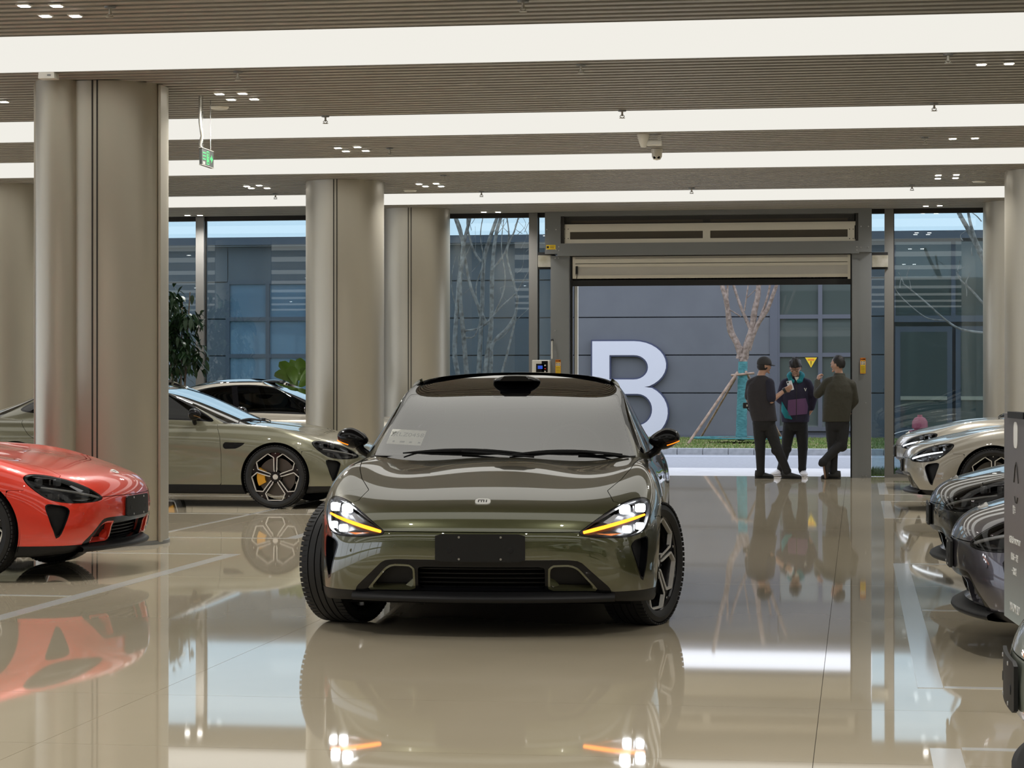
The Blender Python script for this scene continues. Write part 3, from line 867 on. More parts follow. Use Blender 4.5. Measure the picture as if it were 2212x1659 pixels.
FLOORM = mat('polished_beige_floor', (.40, .33, .21), .03, 0, 0, .62)
pos_noise(FLOORM, 'Base Color', .9, .3, .7, (.52, .45, .325), (.59, .515, .385), (1, .6, 1), 5)
pos_bump(FLOORM, .5, .10, .01, (1, .35, 1), 1)
JOINTM = mat('floor_joint', (.05, .04, .03), .8)
LINEM = mat('parking_line_paint', (.66, .65, .62), .10, 0, 0, .5)
pos_bump(LINEM, .55, .16, .01, (1, .45, 1), 1)
WALLM = mat('wall_paint_beige', (.55, .51, .43), .7)
SLATM = mat('ceiling_slat_bronze', (.36, .34, .305), .45, .25)
PLENUM = mat('ceiling_void_dark', (.012, .010, .009), .9)
STRIPM = emit_mat('luminous_membrane', (1.0, .975, .90), STRIP_LIGHT)
COLM = mat('column_champagne_metal', (.50, .465, .385), .40, .8)
noise_bump(COLM, 260, .10, .002, 1)
COLJ = mat('column_joint_black', (.015, .013, .011), .6)
FRAMEM = mat('door_frame_grey', (.195, .203, .205), .45, .15)
MULM = mat('mullion_grey', (.21, .205, .195), .40, .3)

fl = tag(bx('floor', (X0, YB, -.10), (X1, YG + .15, -.012), JOINTM), kind='structure')
xs = [X0] + [-.16 + 2.95 * k for k in range(-8, 6)] + [X1]
ys = [YB, -8, -2, 3.8, 8.35, 9.73, 15.7, 21.7, 27.8, YG + .12]
for i in range(len(xs) - 1):
    for j in range(len(ys) - 1):
        bx('floor_slab', (xs[i] + .0012, ys[j] + .0016, -.05), (xs[i + 1] - .0012, ys[j + 1] - .0016, 0), FLOORM, fl)
def line(a, b): bx('parking_line', (*a, -.001), (*b, .0016), LINEM, fl)
for y0, y1 in ((2.0, 8.73), (10.46, 17.68), (23.6, 27.1), (28.7, 32.1)): line((.27, y0), (.385, y1))
for y in (5.2, 8.70, 10.46, 14.02, 17.62, 23.6, 27.05, 28.7, 32.05): line((.39, y), (6.2, y + .065))
for y0, y1 in ((10.4, 17.85), (19.7, 27.1), (28.7, 32.1)): line((-5.06, y0), (-4.945, y1))
for y in (14.12, 17.79, 19.70, 23.37, 27.04, 28.7, 32.05): line((-10.6, y), (-5.065, y + .065))
line((-6.38, 19.77), (-6.33, 26.9))

ce = tag(bx('ceiling', (X0, YB, CEIL + .20), (X1, YG + .3, CEIL + .45), PLENUM), kind='structure')
STRIPS = [(-9.7, -7.8), (-4.5, -2.6), (.7, 2.6), (5.75, 7.65), (10.95, 12.85), (16.10, 18.00), (21.35, 23.20), (25.30, 27.20), (30.20, 32.10)]
lab = {5: 'nearest wide luminous ceiling panel spanning the hall at the top of the picture', 6: 'second luminous ceiling panel, just beyond the two dome cameras side of the sprinklers',
       7: 'third luminous ceiling panel, behind the hanging ceiling cameras', 8: 'narrowest and farthest luminous ceiling panel, just in front of the roll-up door'}
lab[6] = 'second luminous ceiling panel from the top of the picture, behind the green exit sign'
zones = []
prev = YB
for i, (a, b) in enumerate(STRIPS):
    zones.append((prev, a)); prev = b
    o = empty('ceiling_light_panel', (0, (a + b) / 2, CEIL))
    bx('luminous_membrane', (X0 + .2, a + .015 - (a + b) / 2, .004), (X1 - .2, b - .015 - (a + b) / 2, .02), STRIPM, o)
    bx('panel_edge', (X0 + .2, a - (a + b) / 2, .002), (X1 - .2, a + .015 - (a + b) / 2, .09), SLATM, o)
    bx('panel_edge', (X0 + .2, b - .015 - (a + b) / 2, 0), (X1 - .2, b - (a + b) / 2, .09), SLATM, o)
    tag(o, lab.get(i, 'luminous ceiling panel over the near part of the hall, %s' % ['first', 'second', 'third', 'fourth', 'fifth'][min(i, 4)] + ' from the rear wall'), 'ceiling light', 'luminous ceiling panels')
zones.append((prev, YG - .1))
slat_me = None
for a, b in zones:
    n = int((b - a - .04) / .165); p = (b - a - .04) / max(n, 1)
    if b < 9 and n > 12:            # over and behind the photographer: wider spacing is never seen
        n = int(n / 2); p = (b - a - .04) / n
    for k in range(n):
        y = a + .02 + (k + .5) * p
        if slat_me is None:
            o = bx('slat', (X0 + .1, -.040, 0), (X1 - .1, .040, .075), SLATM, ce, .004); slat_me = o.data
        else:
            o = link(bpy.data.objects.new('slat', slat_me), ce)
        o.location = (0, y, CEIL)
wl_ = tag(bx('wall_left', (X0 - .2, YB, 0), (X0, YG, .35), WALLM), kind='structure')
bx('wall_header', (X0 - .2, YB, CEIL - .3), (X0, YG, CEIL + .4), WALLM, wl_)
for k in range(10): bx('wall_mullion', (X0 - .15, YB + 5 * k + 2, .35), (X0, YB + 5 * k + 2.15, CEIL - .3), WALLM, wl_)
tag(bx('wall_right', (X1, YB, 0), (X1 + .2, YG, CEIL + .4), WALLM), kind='structure')
tag(bx('wall_rear', (X0, YB - .2, 0), (X1, YB, CEIL + .4), WALLM), kind='structure')

# ---------------- columns
def column(x, y, label, pil=False, seam=-.2):
    c = empty('column', (x, y, 0))
    r = .50
    bm = bmesh.new(); add_lathe(bm, [(r, .035), (r, CEIL)], 64)
    bm_obj('column_shaft', bm, COLM, c, smooth=True)
    bm = bmesh.new(); add_lathe(bm, [(r + .012, 0), (r + .012, .03), (r - .01, .036)], 64)
    bm_obj('column_base', bm, FRAMEM, c, smooth=True, sharp=R(40))
    for s in (0, math.pi):
        for d in (-.016, .016):
            a = -math.pi / 2 + math.asin(max(-1, min(1, seam / r))) + s + d / r * 1.3
            bx('column_joint', (r * math.cos(a) - .0055, r * math.sin(a) - .006, .04), (r * math.cos(a) + .0055, r * math.sin(a) + .006, CEIL), COLJ, c)
    if pil:
        bm = bmesh.new()
        add_lathe(bm, [(.195, .02), (.195, CEIL)], 40, a0=R(180), a1=R(360))
        for v in bm.verts: v.co.x += -.325; v.co.y += -.40
        bm_obj('pilaster', bm, COLM, c, smooth=True)
        bx('pilaster_edge', (-.545, -.41, .02), (-.520, -.05, CEIL), COLM, c, .004)
        bx('pilaster_edge', (-.14, -.44, .02), (-.126, -.36, CEIL), COLJ, c)
        bx('column_edge', (.478, -.16, .02), (.503, .0, CEIL), COLM, c, .004)
    tag(c, label, 'column', 'champagne metal columns', 'thing')
    return c
column(-6.43, 19.0, 'near champagne metal column with a half-round pilaster, behind the red car', True, .03)
column(-6.49, 28.4, 'champagne metal column standing between the beige parked car and the moving car', False, -.01)
column(-6.47, 33.05, 'champagne metal column by the glass wall next to the bare multi-stem tree', False, .0)
column(2.27, 28.2, 'champagne metal column at the picture edge, beside the beige cars', False, .1)
column(2.27, 33.0, 'champagne metal column by the glass wall behind the beige cars', False, .1)
column(-10.95, 28.3, 'champagne metal column half hidden behind the near pilaster column', False, .49)

# ---------------- glass front
GLASSM = glass_mat('facade_glass', (.62, .72, .75), 1.52, 0, 2.1)
wx = [X0, -20.5, -15.27, -10.03, -4.83, .47, 5.7, 10.9, X1]
for i in range(len(wx) - 1):
    a, b = wx[i], wx[i + 1]
    w = tag(empty('window_%d' % (i + 1), (a, YG, 0)), kind='structure')
    if i != 4:
        bx('glass_pane', (.06, .0, .04), (b - a - .06, .016, CEIL - .04), GLASSM, w)
    else:
        q0 = atY(1189, 900, YG).x - a; q1 = atY(1883, 900, YG).x - a
        bx('glass_pane', (.06, 0, .04), (q0, .016, CEIL - .04), GLASSM, w)
        bx('glass_pane', (q1, 0, .04), (b - a - .06, .016, CEIL - .04), GLASSM, w)
    bx('mullion', (-.075, -.10, 0), (.055, .10, CEIL), MULM, w)
    bx('gasket', (.055, -.012, 0), (.068, .03, CEIL), COLJ, w)
    bx('head_rail', (0, -.04, CEIL - .06), (b - a, .06, CEIL + .2), COLJ, w)
    if i != 4: bx('sill_rail', (0, -.03, 0), (b - a, .05, .05), MULM, w)
tag(bx('roof', (X0 - 1, YB - 1, CEIL + .5), (X1 + 1, YG + .6, CEIL + .9), FRAMEM), kind='structure')

# ---------------- roll-up door
DY = 33.78                              # front face of the door frame
PANELM = mat('door_panel_champagne', (.47, .45, .40), .42, .4)
PANELD = mat('door_panel_mesh', (.085, .07, .05), .6)
HOUSE = mat('door_housing_dark', (.045, .043, .04), .55, .3)
ALUM = mat('door_aluminium', (.62, .58, .48), .32, .8)
BLACKR = mat('black_rubber_seal', (.008, .008, .008), .7)
GALV = mat('galvanised_steel', (.42, .41, .36), .45, .6)
noise_color(GALV, (.34, .32, .24), (.52, .50, .45), 6)
YEL = mat('yellow_sticker', (.80, .55, .02), .5)
ORG = mat('orange_sticker', (.75, .22, .02), .5)
INK = mat('sticker_ink', (.02, .015, .01), .6)
WHT = mat('white_plastic', (.72, .70, .64), .4)
dr = tag(empty('door_1', (0, 0, 0)), kind='structure')
def dq(name, x0, y0, x1, y1, d0, d1, m, par=dr, bev=0.0):
    """frame member from picture-plane corners, standing d0..d1 in front of the glass line"""
    a, b = atY(x0, y0, DY), atY(x1, y1, DY)
    return bx(name, (a.x, DY + d0, min(a.z, b.z)), (b.x, DY + d1, max(a.z, b.z)), m, par, bev)
pl_ = dq('frame_post', 1190, 553, 1231, 1033.5, -.02, .30, FRAMEM); pr_ = dq('frame_post', 1840, 545, 1882, 1033.5, -.02, .30, FRAMEM)
for o, xx in ((pl_, 1218), (pr_, 1852)):
    dq('post_fold', xx - 13 if xx < 1500 else xx - 11, 560, xx + 12 if xx < 1500 else xx + 2, 1033, -.035, -.02, FRAMEM, o)
tl = dq('corner_box', 1179, 452, 1213, 549, -.10, .28, FRAMEM); tr_ = dq('corner_box', 1854, 444, 1883, 545, -.10, .28, FRAMEM)
dq('top_rail', 1213, 452, 1854, 461, -.10, .28, FRAMEM)
hb = dq('header_beam', 1206, 527, 1856, 548, -.105, .26, FRAMEM)
dq('housing_back', 1213, 460, 1854, 528, .20, .26, HOUSE)
dq('housing_cheek', 1213, 460, 1219, 528, -.06, .2, HOUSE); dq('housing_cheek', 1848, 458, 1854, 528, -.06, .2, HOUSE)
def door_leaf(y0, y1, d, fm, x0=1216, x1=1846, win=True):
    f = dq('door_leaf', x0, y0, x1, y1, d + .02, d + .05, fm, dr, .004)
    h = y1 - y0
    dq('leaf_rail', x0, y0, x1, y0 + h * .20, d, d + .02, fm, f); dq('leaf_rail', x0, y1 - h * .14, x1, y1, d, d + .02, fm, f)
    for q0, q1 in ((x0, x0 + 15), (1518, 1534), (x1 - 15, x1)): dq('leaf_stile', q0, y0, q1, y1, d - .001, d + .02, fm, f)
    if win:
        for q0, q1 in ((x0 + 15, 1518), (1534, x1 - 15)): dq('leaf_mesh', q0, y0 + h * .2, q1, y1 - h * .14, d + .012, d + .021, PANELD, f)
    for q in (x0 + 3, x0 + 11, x1 - 11, x1 - 3):
        for yy in (y0 + h * .2, y1 - h * .2):
            p = atY(q, yy, DY); lathe('rivet', [(0, -.004), (.007, -.004), (.008, 0)], BLACKR, f, 8, 'Y', (p.x, DY + d, p.z))
door_leaf(466, 485, .06, HOUSE)
door_leaf(488, 522, .02, ALUM)
dq('guide_track', 1219, 484.5, 1848, 486.2, .03, .05, ALUM); dq('guide_track', 1219, 522.5, 1848, 524.5, .03, .05, ALUM)
for y0, y1 in ((544, 566.5), (568, 602)):
    f = dq('curtain_panel', 1236, y0, 1837, y1, .06, .09, PANELM, dr, .003)
    dq('panel_rail', 1236, y0 + 1, 1837, y0 + 4, .05, .06, ALUM, f); dq('panel_rail', 1236, y1 - 7, 1837, y1 - 1, .05, .06, ALUM, f)
    for q in (1236, 1831): dq('panel_end', q, y0, q + 6, y1, .045, .06, ALUM, f)
dq('bottom_seal', 1236, 602, 1837, 614, .05, .10, BLACKR)
dq('side_seal', 1232, 548, 1236, 1033, .03, .12, BLACKR); dq('side_seal', 1837, 548, 1840, 1033, .03, .12, BLACKR)
dq('outer_jamb', 1236, 614, 1242, 1030, .30, .44, WHT)
dq('header_lid', 1232, 547, 1838, 549.5, -.02, .06, BLACKR)
for xx, yy in ((1183, 497), (1203, 497), (1183, 540), (1203, 540), (1860, 490), (1876, 490), (1860, 535), (1876, 535), (1200, 558), (1207, 558), (1864, 1028), (1871, 1028), (1200, 714), (1870, 870), (1209, 534), (1209, 542), (1851, 534), (1851, 541)):
    p = atY(xx, yy, DY); lathe('bolt', [(0, -.006), (.008, -.006), (.010, 0)], SCREW, dr, 8, 'Y', (p.x, DY - (.105 if yy < 552 else .036), p.z))
for (x0, x1) in ((1162, 1190), (1883, 1918)):
    dq('motor_bracket', x0, 551, x1, 577, .0, .25, GALV, dr, .006); dq('bracket_cap', x0, 545, x1 + 6 if x0 < 1500 else x1, 551, .0, .25, BLACKR)
    dq('bracket_rail', x0, 577, x1, 580.5, .05, .2, BLACKR)
def sticker(x0, y0, x1, y1, d, spec):
    s = dq('warning_sticker', x0, y0, x1, y1, d - .002, d, YEL)
    a, b = atY(x0, y0, DY), atY(x1, y1, DY); w, h = b.x - a.x, a.z - b.z
    for m, u0, v0, u1, v1 in spec:
        bx('sticker_print', (a.x + w * u0, DY + d - .0035, b.z + h * v0), (a.x + w * u1, DY + d - .002, b.z + h * v1), m, s)
vs = [(ORG, 0, .82, 1, 1), (INK, .12, .87, .3, .95), (INK, .42, .86, .62, .96), (INK, .70, .86, .90, .96), (ORG, 0, .0, .05, 1), (ORG, .95, 0, 1, 1), (ORG, 0, 0, 1, .02)] + \
     [(WHT, .08 + .44 * q, .58 + .0 * r - .16 * 0 + .12 * r - .02, .48 + .44 * q, .68 + .12 * r - .02) for q in (0, 1) for r in (0, 1)] + \
     [(INK, .15 + .44 * q, .59 + .12 * r, .40 + .44 * q, .64 + .12 * r) for q in (0, 1) for r in (0, 1)] + [(INK, .12, .06 + .075 * q, .86, .075 + .075 * q) for q in range(6)]
sticker(1200.5, 777, 1212, 807, -.036, vs); sticker(1858, 773, 1870, 807, -.036, vs)
sticker(1182, 530, 1202, 539.5, -.101, [(INK, .06, .25, .28, .75), (INK, .4, .65, .9, .75), (INK, .4, .3, .85, .4)])
# pull cord, pull rod
tube('pull_grip', [atY(1245.5, 575, DY) + Vector((0, .02, 0)), atY(1245.5, 592, DY) + Vector((0, .02, 0))], .017, BLACKR, dr, 8)
tube('pull_cord', [atY(1246, 592, DY) + Vector((0, .02, 0)), atY(1245, 602, DY) + Vector((0, .02, 0)), atY(1242.5, 614, DY) + Vector((0, .02, 0))], .004, BLACKR, dr, 5)
rod = tube('pull_rod', [atY(1193.5, 735, DY) + Vector((0, -.05, 0)), atY(1193.5, 775, DY) + Vector((0, -.05, 0))], .010, WHT, dr, 8)
tube('rod_hook', [atY(1191, 735, DY) + Vector((0, -.045, 0)), atY(1196, 734, DY) + Vector((0, -.045, 0))], .018, BLACKR, rod, 8)
# control box on the mullion
cb = empty('door_control_box', atY(1170, 810, DY))
p0, p1 = atY(1152, 778, DY) - cb.location, atY(1190, 822, DY) - cb.location
bx('box_body', (p0.x, -.14, p1.z), (p1.x, .06, p0.z), WHT, cb, .01)
def cbx(n, x0, y0, x1, y1, m, d=-.145):
    a, b = atY(x0, y0, DY) - cb.location, atY(x1, y1, DY) - cb.location; bx(n, (a.x, d - .008, b.z), (b.x, -.139, a.z), m, cb, .002)
cbx('control_panel', 1161, 786, 1183, 804, GLOSSBLACK); cbx('panel_cover', 1173, 780, 1186, 804, GLOSSBLACK)
cbx('screen', 1165, 790, 1175, 797, mat('control_screen_blue', (.01, .02, .1), .2, emit=(.03, .10, .65), es=.7), -.154)
for yy, mm in ((788, WHT), (795, mat('red_button', (.6, .03, .03), .4)), (801, WHT)): cbx('button', 1179, yy, 1182, yy + 3, mm, -.154)
tag(cb, 'pale grey door control box with a small blue screen and buttons', 'control box')
# ================================================================== OUTSIDE
ROADM = mat('asphalt', (.30, .31, .345), .75); noise_color(ROADM, (.27, .28, .31), (.33, .34, .38), 14)
APRON = mat('concrete_apron', (.62, .61, .62), .6); noise_color(APRON, (.58, .57, .58), (.66, .65, .66), 4)
KERBM = mat('kerb_stone', (.38, .39, .41), .7); noise_color(KERBM, (.33, .34, .36), (.43, .44, .46), 9)
SOIL = mat('planting_soil', (.16, .12, .06), .9); noise_color(SOIL, (.30, .22, .11), (.09, .13, .03), 1.6, 6)
MULCH = mat('mulch', (.05, .03, .02), .9); noise_color(MULCH, (.03, .018, .012), (.11, .07, .045), 30)
FACM = mat('facade_panel_slate', (.13, .14, .16), .45, .1); noise_color(FACM, (.120, .130, .152), (.134, .145, .168), 1.2)
FRM2 = mat('facade_trim', (.11, .12, .15), .4, .2)
WGLASS = mat('facade_window_glass', (.075, .095, .090), .02, 0, .6, .9)
WGLASS_SKY = mat('facade_window_glass_sky_tint', (.17, .25, .34), .03, 0, .6, .9)  # reflected sky of the left window put into its pale blue base colour
WHITEB = mat('white_letter', (.66, .68, .78), .5)
WHITEE = mat('letter_edge_blue', (.05, .06, .12), .5)
tag(bx('road', (-45, YG + 3.4, -.12), (35, 44.5, -.005), ROADM), kind='structure')
tag(bx('apron_pavement', (-45, YG + .15, -.12), (35, YG + 3.4, 0), APRON), kind='structure')
bx('road_marking', (-45, 43.4, -.006), (35, 43.55, -.003), WHITEB, bpy.data.objects['road'])
kb = tag(empty('kerb_1', (0, 44.5, 0)), kind='structure')
kme = None
for k in range(64):
    if kme is None: o = bx('kerb_stone', (.004, 0, -.1), (.496, .20, .12), KERBM, kb, .012); kme = o.data
    else: o = link(bpy.data.objects.new('kerb_stone', kme), kb)
    o.location = (-19 + .5 * k, 0, 0)
tag(bx('ground_verge', (-45, 44.7, -.1), (35, 55, .085), SOIL), kind='structure')
# grass blades on the verge
random.seed(4)
bm = bmesh.new()
def blades(n, xa, xb, ya, yb, h=.045, base=.085):
    for _ in range(n):
        x, y = random.uniform(xa, xb), random.uniform(ya, yb); a = random.uniform(0, math.pi); hh = h * random.uniform(.5, 1.2); w = .010
        dx, dy = math.cos(a) * w, math.sin(a) * w; lx, ly = random.uniform(-.03, .03), random.uniform(-.03, .03)
        bm.faces.new((bm.verts.new((x - dx, y - dy, base)), bm.verts.new((x + dx, y + dy, base)), bm.verts.new((x + lx, y + ly, base + hh))))
blades(26000, -16, 1.0, 44.9, 54.8); blades(4000, 1.0, 4, 50.5, 54.8)
GRASS = mat('grass_green', (.10, .19, .035), .8); noise_color(GRASS, (.07, .15, .02), (.20, .26, .07), 3)
o = bm_obj('grass', bm, GRASS); tag(o, 'short green grass on the verge beyond the road', 'grass', kind='stuff')
bm = bmesh.new(); blades(9000, .08, 7, 34.35, 35.1, .13, 0.0)
o = bm_obj('grass', bm, GRASS); tag(o, 'narrow strip of green grass at the foot of the glass wall', 'grass', kind='stuff')

# ---------------- slate building across the road
FY = 55.0
bd = empty('slate_building', (0, FY, 0))
zr = [.085, 1.16, 2.08, 3.00, 3.92, 4.83]
def fx(px): return atY(px, 800, FY).x
wins = [(fx(492), fx(840), .085, 3.92, 4, 4), (fx(1680), fx(1864), .3, 3.92, 2, 4), (fx(1930), fx(2190), .3, 4.83, 2, 2)]
xj = sorted([-40, -34, -28, fx(492), fx(840), -10.3, fx(1242) - .02, fx(1666), fx(1680), fx(1864), fx(1930), fx(2190), 9, 14, 22])
bx('wall_core', (-40, .10, 0), (22, .6, 4.7), FRM2, bd)
for i in range(len(xj) - 1):
    for j in range(len(zr) - 1):
        a, b, c, d = xj[i], xj[i + 1], zr[j], zr[j + 1]
        if any(a >= w[0] - .2 and b <= w[1] + .2 and c >= w[2] - .3 and d <= w[3] + .1 for w in wins): continue
        bx('cladding_panel', (a + .008, 0, c + .014), (b - .008, .10, d - .014), FACM, bd, .006)
bx('plinth', (-40, -.03, -.05), (22, .1, .15), FRM2, bd)
bx('roof_edge', (-40, -.35, 4.83), (22, .7, 5.02), FRM2, bd)
bx('trim_post', (fx(1663), -.03, .1), (fx(1680), .12, 4.83), FRM2, bd)
for (a, b, c, d, nx, nz) in wins:
    w = bx('window', (a, .06, c), (b, .09, d), FRM2, bd)
    px_, pz_ = (b - a) / nx, (d - c) / nz
    zz = [c + k * pz_ for k in range(nz + 1)]
    if nz == 4: zz = [c, 1.16 if c < .2 else 1.2, 2.08, 3.0, d]
    for q in range(nx):
        for r in range(nz):
            o = bx('pane', (a + q * px_ + .05, .04, zz[r] + .05), (a + (q + 1) * px_ - .05, .055, zz[r + 1] - .05), WGLASS_SKY if c < .2 else WGLASS, w)
    for q in range(nx + 1): bx('muntin', (a + q * px_ - .05, -.02, c), (a + q * px_ + .05, .06, d), FRM2, w)
    for z in zz: bx('muntin', (a, -.015, z - .05), (b, .06, z + .05), FRM2, w)
tag(bd, 'long slate-grey panelled building across the road with grid windows', 'building')
# entrance doors at its end
ed = empty('glass_entrance_door', (fx(1930), FY - .3, 0))
wd = fx(2190) - fx(1930)
for q in range(2):
    lf = bx('door_leaf', (q * wd / 2 + .04, 0, .05), ((q + 1) * wd / 2 - .04, .05, 2.75), FRM2, ed)
    bx('door_glass', (q * wd / 2 + .16, -.01, .35), ((q + 1) * wd / 2 - .16, .06, 2.62), WGLASS, lf)
    bx('push_bar', (q * wd / 2 + .16, -.05, 1.0), ((q + 1) * wd / 2 - .16, -.02, 1.09), ALUM, lf)
bx('canopy_beam', (-.2, -.1, 2.85), (wd + .4, .2, 3.0), FRM2, ed)
tag(ed, 'double glass entrance door of the slate building seen beyond the beige cars', 'door', kind='thing')
# big letter B
def arc(cx, cz, rx, rz, a0, a1, n=14): return [(cx + rx * math.cos(R(a0 + (a1 - a0) * k / n)), cz + rz * math.sin(R(a0 + (a1 - a0) * k / n))) for k in range(n + 1)]
def letter_b(grow, y0, y1, m, par):
    g = grow; H = 2.38; zm = 1.255
    out = [(-g, -g), (1.10, -g)] + arc(1.12, .66, .72 + g, .66 + g, -90, 62)
    out += [(1.27 + g, zm + .02)] + arc(1.02, 1.80, .78 + g, .58 + g, -62, 90) + [(-g, H + g)]
    h1 = [(.42 + g, 1.45 + g), (1.02, 1.45 + g)] + arc(1.02, 1.745, .34 - g, .295 - g, -90, 90) + [(.42 + g, 2.04 - g)]
    h2 = [(.42 + g, .34 + g), (1.10, .34 + g)] + arc(1.10, .72, .36 - g, .38 - g, -90, 90) + [(.42 + g, 1.10 - g)]
    cu = bpy.data.curves.new('letter', 'CURVE'); cu.dimensions = '2D'; cu.fill_mode = 'BOTH'; cu.extrude = (y1 - y0) / 2
    for poly in (out, h1, h2):
        sp = cu.splines.new('POLY'); sp.points.add(len(poly) - 1); sp.use_cyclic_u = True
        for i, (x, z) in enumerate(poly): sp.points[i].co = (x, z, 0, 1)
    t = bpy.data.objects.new('letter', cu); COL.objects.link(t)
    me = bpy.data.meshes.new_from_object(t.evaluated_get(bpy.context.evaluated_depsgraph_get())); bpy.data.objects.remove(t, do_unlink=True)
    me.materials.clear(); me.materials.append(m)
    o = bpy.data.objects.new('letter_face' if m is WHITEB else 'letter_return', me); o.rotation_euler = (R(90), 0, 0); o.location = (0, (y0 + y1) / 2, 0)
    return link(o, par)
lb = empty('facade_letter', (fx(1281), FY - .16, .04))
letter_b(0, -.015, .0, WHITEB, lb); letter_b(.035, .002, .13, WHITEE, lb)
tag(lb, 'giant white capital letter B standing on the slate building wall', 'letter sign')
# yellow warning triangle on the window
wt = empty('warning_sign', atY(1752, 782, FY - .08)); wt.rotation_euler = (0, 0, 0)
s_ = 11.3e-3
prism('sign_plate', [(-12.5 * s_, 9.5 * s_), (0, -12 * s_), (12.5 * s_, 9.5 * s_)], -.02, -.012, YEL, wt, 'XZ')
bx('sign_mark', (-.075, -.025, .035), (.075, -.02, .075), ORG, wt); bx('sign_mark', (-.008, -.025, -.05), (.008, -.02, .02), INK, wt); bx('sign_mark', (-.008, -.025, -.08), (.008, -.02, -.062), INK, wt)
tag(wt, 'yellow downward-pointing warning triangle stuck on the window across the road', 'sign')

# ---------------- trees
BARK = mat('bark_pale_brown', (.30, .235, .20), .85); noise_color(BARK, (.17, .125, .10), (.33, .265, .23), 14, 6)
BARK2 = mat('bark_grey', (.34, .30, .28), .85); noise_color(BARK2, (.17, .14, .12), (.46, .40, .36), 12, 6)
TEAL = mat('teal_trunk_wrap', (.05, .20, .22), .8); noise_color(TEAL, (.035, .15, .165), (.075, .26, .28), 9, 6, stretch=(1, 1, 3)); noise_bump(TEAL, 18, .6, .02, 3, stretch=(1, 1, 4))
POLEW = mat('wood_prop', (.30, .21, .165), .8); noise_color(POLEW, (.22, .15, .11), (.38, .28, .22), 8, 4)
TWIG = mat('twig_buds', (.30, .16, .12), .8)
def stem(name, pts, Y, rads, m, par, seed=0, dy=.0):
    """trunk or branch given by where it shows on the plane Y, with a little depth wander"""
    random.seed(seed)
    P = []
    off = 0.0
    for i, (x, y) in enumerate(pts):
        off += random.uniform(-dy, dy) if i else 0
        P.append(atY(x, y, Y) + Vector((0, off, 0)) - Vector(par.location))
    Q = []; RR = []
    n = len(P)
    for i in range(n - 1):
        a, b, c, d = P[max(i - 1, 0)], P[i], P[i + 1], P[min(i + 2, n - 1)]
        for k in range(4):
            t = k / 4
            Q.append(.5 * ((2 * b) + (c - a) * t + (2 * a - 5 * b + 4 * c - d) * t * t + (3 * b - a - 3 * c + d) * t ** 3)); RR.append(rads[0] + (rads[1] - rads[0]) * (i + t) / (n - 1))
    Q.append(P[-1]); RR.append(rads[1])
    return tube(name, Q, [r * random.uniform(.92, 1.08) for r in RR], m, par, 8)
TY = 50.0
t1 = empty('bare_tree', atY(1601, 948, TY))
def T1(pts, rads, s, m=BARK, n='branch', dy=.05): return stem(n, pts, TY, rads, m, t1, s, dy)
T1([(1601, 952), (1601, 900), (1603, 840), (1605, 790), (1606, 772)], (.080, .085), 1, BARK, 'trunk', 0)
T1([(1602, 772), (1592, 742), (1578, 715), (1573, 680), (1568, 645), (1560, 618), (1552, 585), (1540, 520)], (.080, .04), 2)
T1([(1608, 776), (1614, 745), (1624, 712), (1630, 672), (1637, 640), (1640, 600), (1650, 540)], (.085, .045), 3)
T1([(1616, 756), (1626, 725), (1642, 692), (1658, 668), (1670, 638), (1682, 606), (1700, 560)], (.065, .028), 4)
T1([(1622, 715), (1612, 690), (1602, 668), (1592, 640), (1583, 612), (1575, 580)], (.04, .025), 5)
T1([(1574, 668), (1588, 676), (1600, 684)], (.012, .014), 6); T1([(1608, 672), (1612, 645), (1617, 612), (1620, 590)], (.018, .014), 7)
T1([(1640, 690), (1652, 660), (1660, 632), (1666, 600)], (.03, .02), 8); T1([(1612, 645), (1632, 626), (1650, 612)], (.010, .006), 9)
T1([(1575, 690), (1571, 650), (1572, 610), (1570, 590)], (.03, .022), 10)
T1([(1596, 775), (1600, 758), (1603, 748)], (.07, .05), 11)
bm = bmesh.new()
zt, zb = atY(1603, 781, TY).z - t1.location.z, .0
prof = []
for k in range(26):
    t = k / 25; prof.append((.122 - .022 * t + .006 * math.sin(t * 37) * (1 - t), zb + (zt - zb) * t))
add_lathe(bm, prof, 20); 
for v in bm.verts: v.co.x += .04 * (v.co.z / zt)
bm_obj('trunk_wrap', bm, TEAL, t1, smooth=True)
bm = bmesh.new(); add_lathe(bm, [(0, .03), (.5, .035), (.72, .0)], 28); bm_obj('mulch_bed', bm, MULCH, t1, smooth=True)
bm = bmesh.new(); pts = [(1.05 * math.cos(a), .8 * math.sin(a), .02) for a in np.linspace(0, 2 * math.pi, 40)]; add_tube(bm, pts, .022, 6, False); bm_obj('root_net', bm, TEAL, t1, smooth=True)
tag(t1, 'bare tree with teal-wrapped trunk and mulch bed on the verge outside the door', 'tree')
hub = atY(1602, 806, TY)
def prop(a, b, r, label):
    o = tube('tree_prop', [atY(*a, TY) + Vector(a_off) for a, a_off in ((a, (0, -.12, 0)),)] + [b], r, POLEW, None, 8)
    return tag(o, label, 'pole', 'wooden poles propping the bare tree')
g1 = ground(1486, 959, .085); g2 = ground(1512, 948, .085); g3 = ground(1690, 950, .085)
prop((1594, 804), g1, .030, 'longer pale wooden pole propping the teal-wrapped tree'); prop((1590, 816), g2, .024, 'shorter dark wooden pole propping the teal-wrapped tree'); prop((1612, 803), g3, .028, 'wooden pole leaning on the teal-wrapped tree behind the man in black tee')
o = tube('prop_crossbar', [atY(1580, 811, TY) + Vector((0, -.15, 0)), atY(1630, 806, TY) + Vector((0, -.15, 0))], .026, POLEW); tag(o, 'short wooden crossbar tied across the teal-wrapped trunk', 'crossbar')

